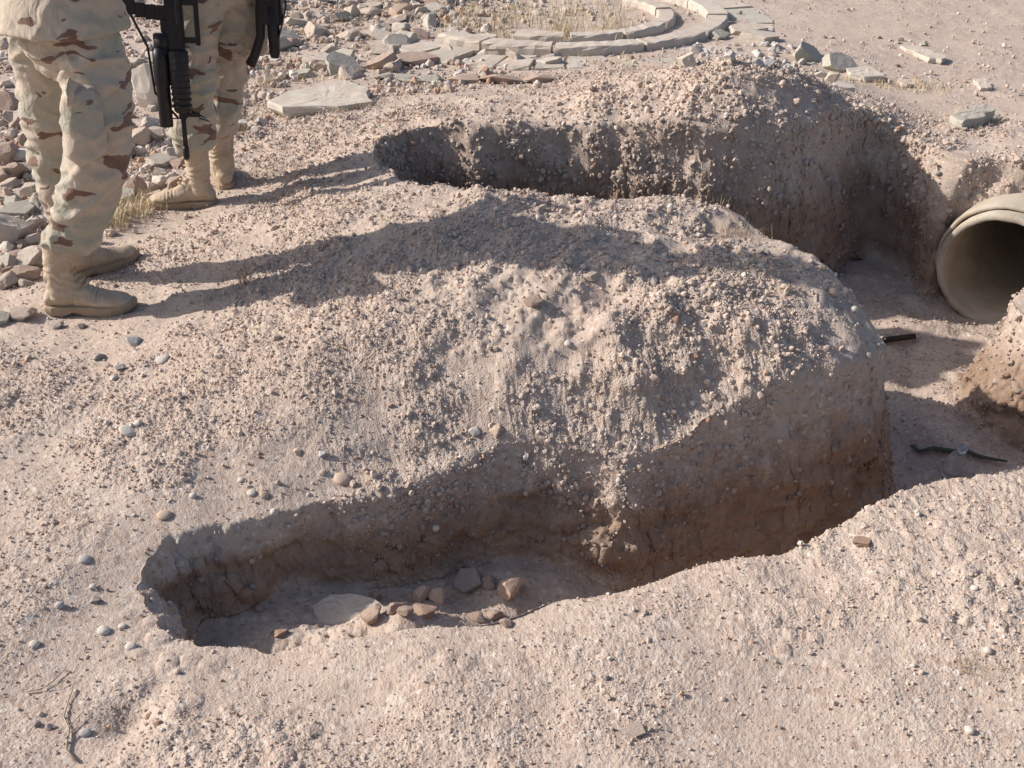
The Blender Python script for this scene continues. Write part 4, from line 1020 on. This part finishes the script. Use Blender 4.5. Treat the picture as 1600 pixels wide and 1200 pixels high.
def figure(nm, root_loc, J, label, seed):
    root = empty(nm, root_loc); off = Vector(root_loc); f = Vector(J['face']).normalized(); rt = Vector((f.y, -f.x, 0))
    pel = Vector(J['pelvis']); ch = Vector(J['chest']); nk = Vector(J['neck']); hd = Vector(J['head'])
    # body: one continuous surface
    bm = bmesh.new()
    tube(bm, [pel - Vector((0, 0, .1)), pel, pel.lerp(ch, .5), ch, ch + Vector((0, 0, .12)), nk], [(.10, .08), (.135, .10), (.135, .095), (.16, .11), (.14, .09), (.06, .06)], 20, up=f.cross(Vector((0,0,1))).cross(Vector((0,0,1))))
    tube(bm, [nk - Vector((0, 0, .05)), nk, hd], [.062, .058, .055], 14)
    ball(bm, hd + Vector((0, 0, .10)) - f * .01, (.078, .098, .105), 20, Vector((0, 1, 0)).rotation_difference(f).to_matrix())
    tube(bm, [hd + f * .02 + Vector((0, 0, .08)), hd + f * .055 + Vector((0, 0, .03)), hd + f * .07 + Vector((0, 0, -.005))], [.062, .048, .028], 12)      # jaw
    tube(bm, [hd + f * .085 + Vector((0, 0, .115)), hd + f * .108 + Vector((0, 0, .075)), hd + f * .092 + Vector((0, 0, .062))], [.010, .015, .012], 8)          # nose
    tube(bm, [hd + f * .082 - rt * .022 + Vector((0, 0, .035)), hd + f * .094 + Vector((0, 0, .036)), hd + f * .082 + rt * .022 + Vector((0, 0, .035))], .009, 8)  # lips
    for s_ in (-1, 1):
        ball(bm, hd + rt * s_ * .080 + Vector((0, 0, .085)) - f * .005, (.012, .022, .032), 10, Vector((0, 1, 0)).rotation_difference(f).to_matrix())
        sh, el, wr = [Vector(J[k][0 if s_ < 0 else 1]) for k in ('shoulder', 'elbow', 'wrist')]
        tube(bm, [ch + rt * s_ * .08 + Vector((0, 0, .06)), sh, sh.lerp(el, .5), el, el.lerp(wr, .4), wr], [.06, .058, .048, .040, .040, .027], 12)
        hdv = Vector(J['handdir'][0 if s_ < 0 else 1]); hand(bm, wr + hdv.normalized() * .01, hdv, Vector(J['palm'][0 if s_ < 0 else 1]), curl=.55, right=s_ > 0)
        hp_, kn, an = [Vector(J[k][0 if s_ < 0 else 1]) for k in ('hip', 'knee', 'ankle')]; sh_ = Vector((an.x * .86 + kn.x * .14, an.y * .86 + kn.y * .14, .30))
        tube(bm, [hp_ + Vector((0, 0, .05)), hp_.lerp(kn, .4), kn, kn.lerp(sh_, .6), sh_, an], [.062, .062, .046, .040, .029, .026], 14)
        tube(bm, [an - Vector((0, 0, .02)), an + Vector(J['toe'][0 if s_ < 0 else 1]).normalized() * .11 - Vector((0, 0, .065))], [.026, .014], 10)
    body = remesh('body', bm, .0055, 4, None, M['skin'], root, off)
    for s_ in (-1, 1):
        bm = bmesh.new(); ball(bm, hd + f * .074 + rt * s_ * .031 + Vector((0, 0, .10)) - off, (.013, .013, .013), 14)
        link('eye', bm_mesh('eye', bm, True), M['hair'], root)
    bm = bmesh.new(); ball(bm, hd + Vector((0, 0, .112)) - f * .018 - off, (.083, .100, .102), 24, Vector((0, 1, 0)).rotation_difference(f).to_matrix())
    for v in list(bm.verts):
        rel = v.co + off - hd
        if rel.dot(f) > .045 and rel.z < .16 or rel.z < .045: bm.verts.remove(v)
    link('hair', bm_mesh('hair', bm, True), M['hair'], root)
    # soft cap
    bm = bmesh.new(); cc = hd + Vector((0, 0, .155)) - f * .012
    tube(bm, [cc, cc + Vector((0, 0, .03)), cc + Vector((0, 0, .075)), cc + Vector((0, 0, .085))], [(.088, .105), (.089, .106), (.086, .102), (.06, .075)], 26, up=f.cross(Vector((0,0,1))).cross(Vector((0,0,1))))
    tube(bm, [cc + f * .06, cc + f * .12 - Vector((0, 0, .005)), cc + f * .16 - Vector((0, 0, .018))], [(.075, .006), (.07, .005), (.045, .004)], 16, up=Vector((0, 0, 1)))
    remesh('cap', bm, .006, 3, None, M['camo'], root, off)
    # jacket
    bm = bmesh.new(); upv = f.cross(Vector((0, 0, 1))).cross(Vector((0, 0, 1)))
    jz = J['hem']; jp = pel.copy(); jp.z = jz
    tube(bm, [jp, jp + Vector((0, 0, .05)), jp.lerp(ch, .45), ch, ch + Vector((0, 0, .13)), nk - Vector((0, 0, .01)), nk + Vector((0, 0, .035))], [(.232, .196), (.216, .180), (.188, .148), (.202, .14), (.165, .105), (.078, .078), (.074, .074)], 28, up=upv)
    for s_ in (-1, 1):
        sh, el, wr = [Vector(J[k][0 if s_ < 0 else 1]) for k in ('shoulder', 'elbow', 'wrist')]
        tube(bm, [ch + rt * s_ * .1 + Vector((0, 0, .07)), sh, sh.lerp(el, .5), el, el.lerp(wr, .5), el.lerp(wr, .93)], [.075, .078, .07, .066, .06, .05], 16)
    jk = remesh('jacket', bm, .009, 5, folds(seed + 20, .0055), M['camo'], root, off)
    # trousers
    bm = bmesh.new()
    tube(bm, [Vector((pel.x, pel.y, z_)) for z_ in (J['crotch'] - .02, J['crotch'] + .07, pel.z, pel.z + .12)], [(.12, .10), (.172, .135), (.172, .135), (.16, .12)], 28, up=upv)
    for leg in J['legs']: tube(bm, [Vector(p[:3]) for p in leg], [p[3] if isinstance(p[3], tuple) else p[3] for p in leg], 26, up=upv)
    tr = remesh('trousers', bm, .0075, 5, folds(seed, J.get('fold', .013)), M['camo'], root, off)
    for i, (a, b, w_, d_, nv) in enumerate(J['pockets']):
        a, b, nv = Vector(a), Vector(b), Vector(nv).normalized(); bm = bmesh.new(); L = b - a
        u_ = nv.cross(L).normalized()
        tube(bm, [a + L * .02, a + L * .12, a + L * .5, a + L * .9, a + L], [(w_ * .9, d_ * .5), (w_, d_ * .95), (w_ * 1.04, d_ * 1.15), (w_ * 1.0, d_ * 1.1), (w_ * .86, d_ * .5)], 22, up=nv.cross(L))
        pk = remesh('cargo_pocket', bm, .006, 3, folds(seed + 40 + i, .005), M['camo'], tr, off)
        bm = bmesh.new(); fl = a - L * .05 + nv * d_ * .25
        tube(bm, [fl, fl + L * .12 + nv * .012, fl + L * .27 + nv * .018], [(w_ * 1.0, .008), (w_ * 1.06, .008), (w_ * 1.0, .005)], 20, up=nv.cross(L))
        remesh('pocket_flap', bm, .005, 2, folds(seed + 50 + i, .004), M['camo'], tr, off)
    for bt in J['boots']: boot(root, off, *bt)
    return root

def gz(x, y): return H(x, y)
# --- the front person: standing side on, toes to the right
hn = (-1.615, 3.385); hf = (-1.66, 3.63)
zn, zf = (gz(-1.55, 3.385) + gz(-1.40, 3.385)) / 2 + .002, gz(-1.58, 3.70) + .002
J1 = dict(face=(.72, .70, 0), pelvis=(-1.405, 3.505, .98), chest=(-1.40, 3.52, 1.30), neck=(-1.385, 3.54, 1.50), head=(-1.37, 3.555, 1.56), hem=.925, crotch=.80,
    hip=((-1.52, 3.60, .90), (-1.31, 3.41, .90)), knee=((-1.575, 3.65, .5), (-1.36, 3.38, .5)), ankle=((-1.59, 3.685, .11), (-1.52, 3.385, .11)), toe=((.72, .69, 0), (1, .02, 0)),
    shoulder=((-1.53, 3.66, 1.43), (-1.26, 3.39, 1.43)), elbow=((-1.50, 3.72, 1.14), (-1.20, 3.36, 1.14)), wrist=((-1.29, 3.83, 1.16), (-1.04, 3.54, 1.18)),
    handdir=((.7, .3, .05), (.5, .75, .05)), palm=((.3, -.6, -.4), (-.7, .5, -.4)),
    legs=[[(-1.335, 3.44, 1.0, .085), (-1.31, 3.42, .88, .094), (-1.295, 3.395, .78, .098), (-1.315, 3.385, .64, .100), (-1.34, 3.385, .54, .096), (-1.375, 3.385, .45, .098), (-1.415, 3.385, .36, .090), (-1.455, 3.385, .29, .079), (-1.50, 3.385, .255, .077), (-1.505, 3.385, .235, .066)],
          [(-1.49, 3.57, 1.0, .09), (-1.525, 3.60, .88, .098), (-1.55, 3.62, .74, .092), (-1.57, 3.64, .60, .084), (-1.585, 3.65, .5, .079), (-1.60, 3.66, .38, .08), (-1.595, 3.67, .28, .074), (-1.59, 3.67, .235, .062)]],
    pockets=[((-1.30, 3.268, .80), (-1.325, 3.268, .575), .082, .052, (0, -1, .12))],
    boots=[(Vector((hf[0], hf[1], zf)), (.72, .69, .02), Vector((-1.585, 3.685, .27)), 3), (Vector((hn[0], hn[1], zn)), (1, .0, .0), Vector((-1.515, 3.385, .275)), 4)])
p1 = figure('person', (-1.45, 3.5, zn), J1, '', 60)
tag(p1, 'person in desert camouflage trousers and jacket and tan boots, standing nearest at the left edge', 'person')
# --- the person behind, with the rifle hanging muzzle down
zn2, zf2 = gz(-1.36, 4.37) + .002, gz(-1.30, 4.68) + .002
J2 = dict(face=(-.74, .5, 0), pelvis=(-1.16, 4.53, .97), chest=(-1.17, 4.54, 1.30), neck=(-1.19, 4.55, 1.50), head=(-1.20, 4.56, 1.56), hem=.93, crotch=.82, fold=.013,
    hip=((-1.24, 4.44, .90), (-1.11, 4.60, .90)), knee=((-1.29, 4.40, .5), (-1.215, 4.62, .5)), ankle=((-1.325, 4.38, .11), (-1.275, 4.63, .11)), toe=((-.9, -.12, 0), (-.35, .93, 0)),
    shoulder=((-1.30, 4.37, 1.43), (-1.05, 4.73, 1.43)), elbow=((-1.36, 4.28, 1.17), (-1.12, 4.80, 1.15)), wrist=((-1.42, 4.40, 1.05), (-1.34, 4.62, 1.10)),
    handdir=((-.1, .3, -.3), (-.2, -.8, -.1)), palm=((.7, .2, .2), (.2, .1, -.8)),
    legs=[[(-1.225, 4.47, 1.0, .105), (-1.24, 4.45, .86, .105), (-1.262, 4.43, .70, .094), (-1.285, 4.41, .54, .086), (-1.305, 4.40, .42, .086), (-1.322, 4.39, .33, .088), (-1.325, 4.385, .275, .08), (-1.32, 4.38, .245, .062)],
          [(-1.13, 4.59, 1.0, .11), (-1.135, 4.60, .86, .115), (-1.16, 4.61, .70, .105), (-1.20, 4.62, .54, .088), (-1.225, 4.625, .42, .080), (-1.25, 4.63, .33, .078), (-1.262, 4.63, .275, .072), (-1.265, 4.63, .245, .058)]],
    pockets=[((-1.065, 4.565, .80), (-1.09, 4.575, .60), .085, .036, (.9, -.45, .05))],
    boots=[(Vector((-1.262, 4.40, zn2)), (-.93, -.10, 0), Vector((-1.315, 4.385, .285)), 5, .054, .285), (Vector((-1.262, 4.575, zf2)), (-.30, .95, 0), Vector((-1.265, 4.63, .285)), 6, .054, .29)])
p2 = figure('person', (-1.2, 4.5, zn2), J2, '', 90)
tag(p2, 'person in tan camouflage trousers and boots standing behind, a rifle hanging before the legs', 'person')

# ---------------------------------------------------------------- rifles
def frame_of(a_dir, under):
    a = Vector(a_dir).normalized(); b = Vector(under); b = (b - a * b.dot(a)).normalized(); return a, b, a.cross(b)
def beam(bm, F, s0, s1, b0, b1, c0, c1, bev=.003, taper=None):
    """box between s (along), b (under side), c (sideways)"""
    a, b, c = F; vs_ = []
    for i, s_ in enumerate((s0, s1)):
        k = 1 if not taper or i == 0 else taper
        for bb, cc_ in ((b0, c0), (b1, c0), (b1, c1), (b0, c1)):
            mb, mc = (b0 + b1) / 2, (c0 + c1) / 2; vs_.append(bm.verts.new(a * s_ + b * (mb + (bb - mb) * k) + c * (mc + (cc_ - mc) * k)))
    fs_ = [bm.faces.new([vs_[i] for i in q]) for q in ((0, 1, 2, 3), (4, 7, 6, 5), (0, 4, 5, 1), (1, 5, 6, 2), (2, 6, 7, 3), (3, 7, 4, 0))]
    ed = {e for f_ in fs_ for e in f_.edges}; bmesh.ops.bevel(bm, geom=list(ed), offset=bev, segments=2, affect='EDGES')
def along(F, s0, s1, b, c=0): a, bb, cc_ = F; return [a * s0 + bb * b + cc_ * c, a * s1 + bb * b + cc_ * c]
muz = Vector(PY(292, 249, 4.20)); topp = Vector(PY(271, 0, 4.26))
F = frame_of(topp - muz, (-1, -.15, 0))
rif = empty('rifle', muz); tag(rif, 'black rifle with a launcher tube hanging muzzle down between the two people', 'rifle')
def part(nm, mat, fn, smooth=False, parent=rif):
    bm = bmesh.new(); fn(bm); return link(nm, bm_mesh(nm, bm, smooth), M[mat], parent)
S = (topp - muz).length / .70                                              # scale along the barrel
a_, b_, c_ = F
fh = part('flash_hider', 'gun', lambda bm: tube(bm, [a_ * 0, a_ * .012, a_ * .045, a_ * .052], [.010, .0125, .0125, .010], 16), True)
part('barrel', 'gun', lambda bm: tube(bm, along(F, .05 * S, .24 * S, 0), .0095, 14), True)
def fs(bm):
    beam(bm, F, .185 * S, .225 * S, -.015, .015, -.012, .012); beam(bm, F, .195 * S, .215 * S, -.065, -.012, -.007, .007, .002); beam(bm, F, .185 * S, .19 * S, .012, .04, -.004, .004, .001)
part('front_sight', 'gun', fs)
def hg(bm):
    tube(bm, [a_ * (.215 * S), a_ * (.225 * S), a_ * (.35 * S), a_ * (.48 * S), a_ * (.49 * S)], [.024, .030, .034, .036, .028], 18, flat=1.15)
    for k in range(9): s_ = (.24 + k * .027) * S; tube(bm, [a_ * s_, a_ * (s_ + .008)], [.036, .036], 18, flat=1.15)
part('handguard', 'poly', hg, True)
def ltube(bm):
    lathe_pts = [(.150, .024), (.155, .026), (.33, .026), (.335, .030), (.45, .030), (.50, .028)]
    tube(bm, [a_ * (s_ * S) + b_ * .066 for s_, r_ in lathe_pts], [r_ for s_, r_ in lathe_pts], 20)
    beam(bm, F, .47 * S, .56 * S, .03, .085, -.02, .02)
part('launcher_tube', 'gun', ltube, True)
def rec(bm):
    beam(bm, F, .49 * S, .78 * S, -.03, .035, -.019, .019, .005); beam(bm, F, .56 * S, .62 * S, .03, .055, -.014, .014, .004); tube(bm, along(F, .60 * S, .72 * S, -.012, .018), .009, 10)
part('receiver', 'gun', rec)
def chd(bm):
    beam(bm, F, .52 * S, .545 * S, -.075, -.028, -.007, .007, .002); beam(bm, F, .68 * S, .72 * S, -.075, -.028, -.009, .009, .002); beam(bm, F, .51 * S, .73 * S, -.088, -.070, -.008, .008, .003)
part('carry_handle', 'gun', chd)
def mag(bm):
    for k in range(5):
        s_ = (.615 + .004 * k * k * .6) * S; beam(bm, F, s_, s_ + .062 * S, .033 + .036 * k, .071 + .036 * k, -.012, .012, .002)
part('magazine', 'gun', mag)
part('grip', 'poly', lambda bm: beam(bm, frame_of(b_ + a_ * .35, a_), .02 + .28, .12 + .28, .60, .64, -.014, .014, .006) if False else beam(bm, F, .77 * S, .81 * S, .03, .13, -.014, .014, .006))
def stk(bm):
    tube(bm, along(F, .77 * S, .86 * S, -.005), .020, 14); tube(bm, [a_ * (.80 * S), a_ * (.95 * S), a_ * (1.03 * S)], [(.022, .02), (.036, .02), (.055, .02)], 16, up=c_); 
part('stock', 'poly', stk)
def slg(bm):
    pts = [b_ * .02 + a_ * .19 * S, b_ * .10 + a_ * .30 * S - c_ * .01, b_ * .11 + a_ * .50 * S, b_ * .17 + a_ * .66 * S, b_ * .22 + a_ * .85 * S, Vector((-1.36, 4.37, 1.30)) - muz, Vector((-1.22, 4.42, 1.475)) - muz, Vector((-1.12, 4.60, 1.47)) - muz, Vector((-1.06, 4.70, 1.25)) - muz]
    fine_ = []
    for p, q in zip(pts, pts[1:]): fine_ += [p.lerp(q, t) for t in (0, .33, .66)]
    tube(bm, fine_ + [pts[-1]], (.0135, .002), 8, up=Vector((1, 0, 0)))
part('sling', 'web', slg, True)
part('sling_loop', 'web', lambda bm: tube(bm, [a_ * .23 * S - b_ * .02, a_ * .20 * S - b_ * .07, a_ * .175 * S - b_ * .10, a_ * .19 * S - b_ * .06], .003, 6), True)

# the second weapon, folded stock, slung at the far hip
gq = Vector(PY(430, 90, 4.46)); F2 = frame_of((.05, 0, 1), (-1, .1, 0)); a_, b_, c_ = F2
gun2 = empty('carbine', gq); tag(gun2, 'short black weapon with a folded stock hanging from a strap behind the far leg', 'carbine')
part('barrel', 'gun', lambda bm: tube(bm, [a_ * 0, a_ * .02, a_ * .10, a_ * .20], [.017, .022, .024, .026], 14), True, gun2)
part('receiver', 'gun', lambda bm: beam(bm, F2, .13, .44, -.04, .055, -.022, .022, .008), False, gun2)
def st2(bm):
    tube(bm, [a_ * .30 + b_ * .03, a_ * .18 + b_ * .05, a_ * .08 + b_ * .055, a_ * -.0 + b_ * .085, a_ * -.035 + b_ * .105], [.022, .021, .018, .019, .022], 12)
    tube(bm, [a_ * .24 + b_ * .0, a_ * .15 + b_ * .065], .007, 8)
part('folded_stock', 'poly', st2, True, gun2)
part('magazine', 'gun', lambda bm: beam(bm, F2, .28, .33, .03, .11, -.01, .01, .003), False, gun2)
part('strap', 'web', lambda bm: tube(bm, [a_ * .08 - b_ * .02, a_ * .20 - b_ * .055, a_ * .40 - b_ * .06, Vector((-1.02, 4.70, 1.20)) - gq, Vector((-1.08, 4.62, 1.44)) - gq, Vector((-1.2, 4.46, 1.46)) - gq], (.014, .003), 8, up=Vector((1, 0, 0))), True, gun2)
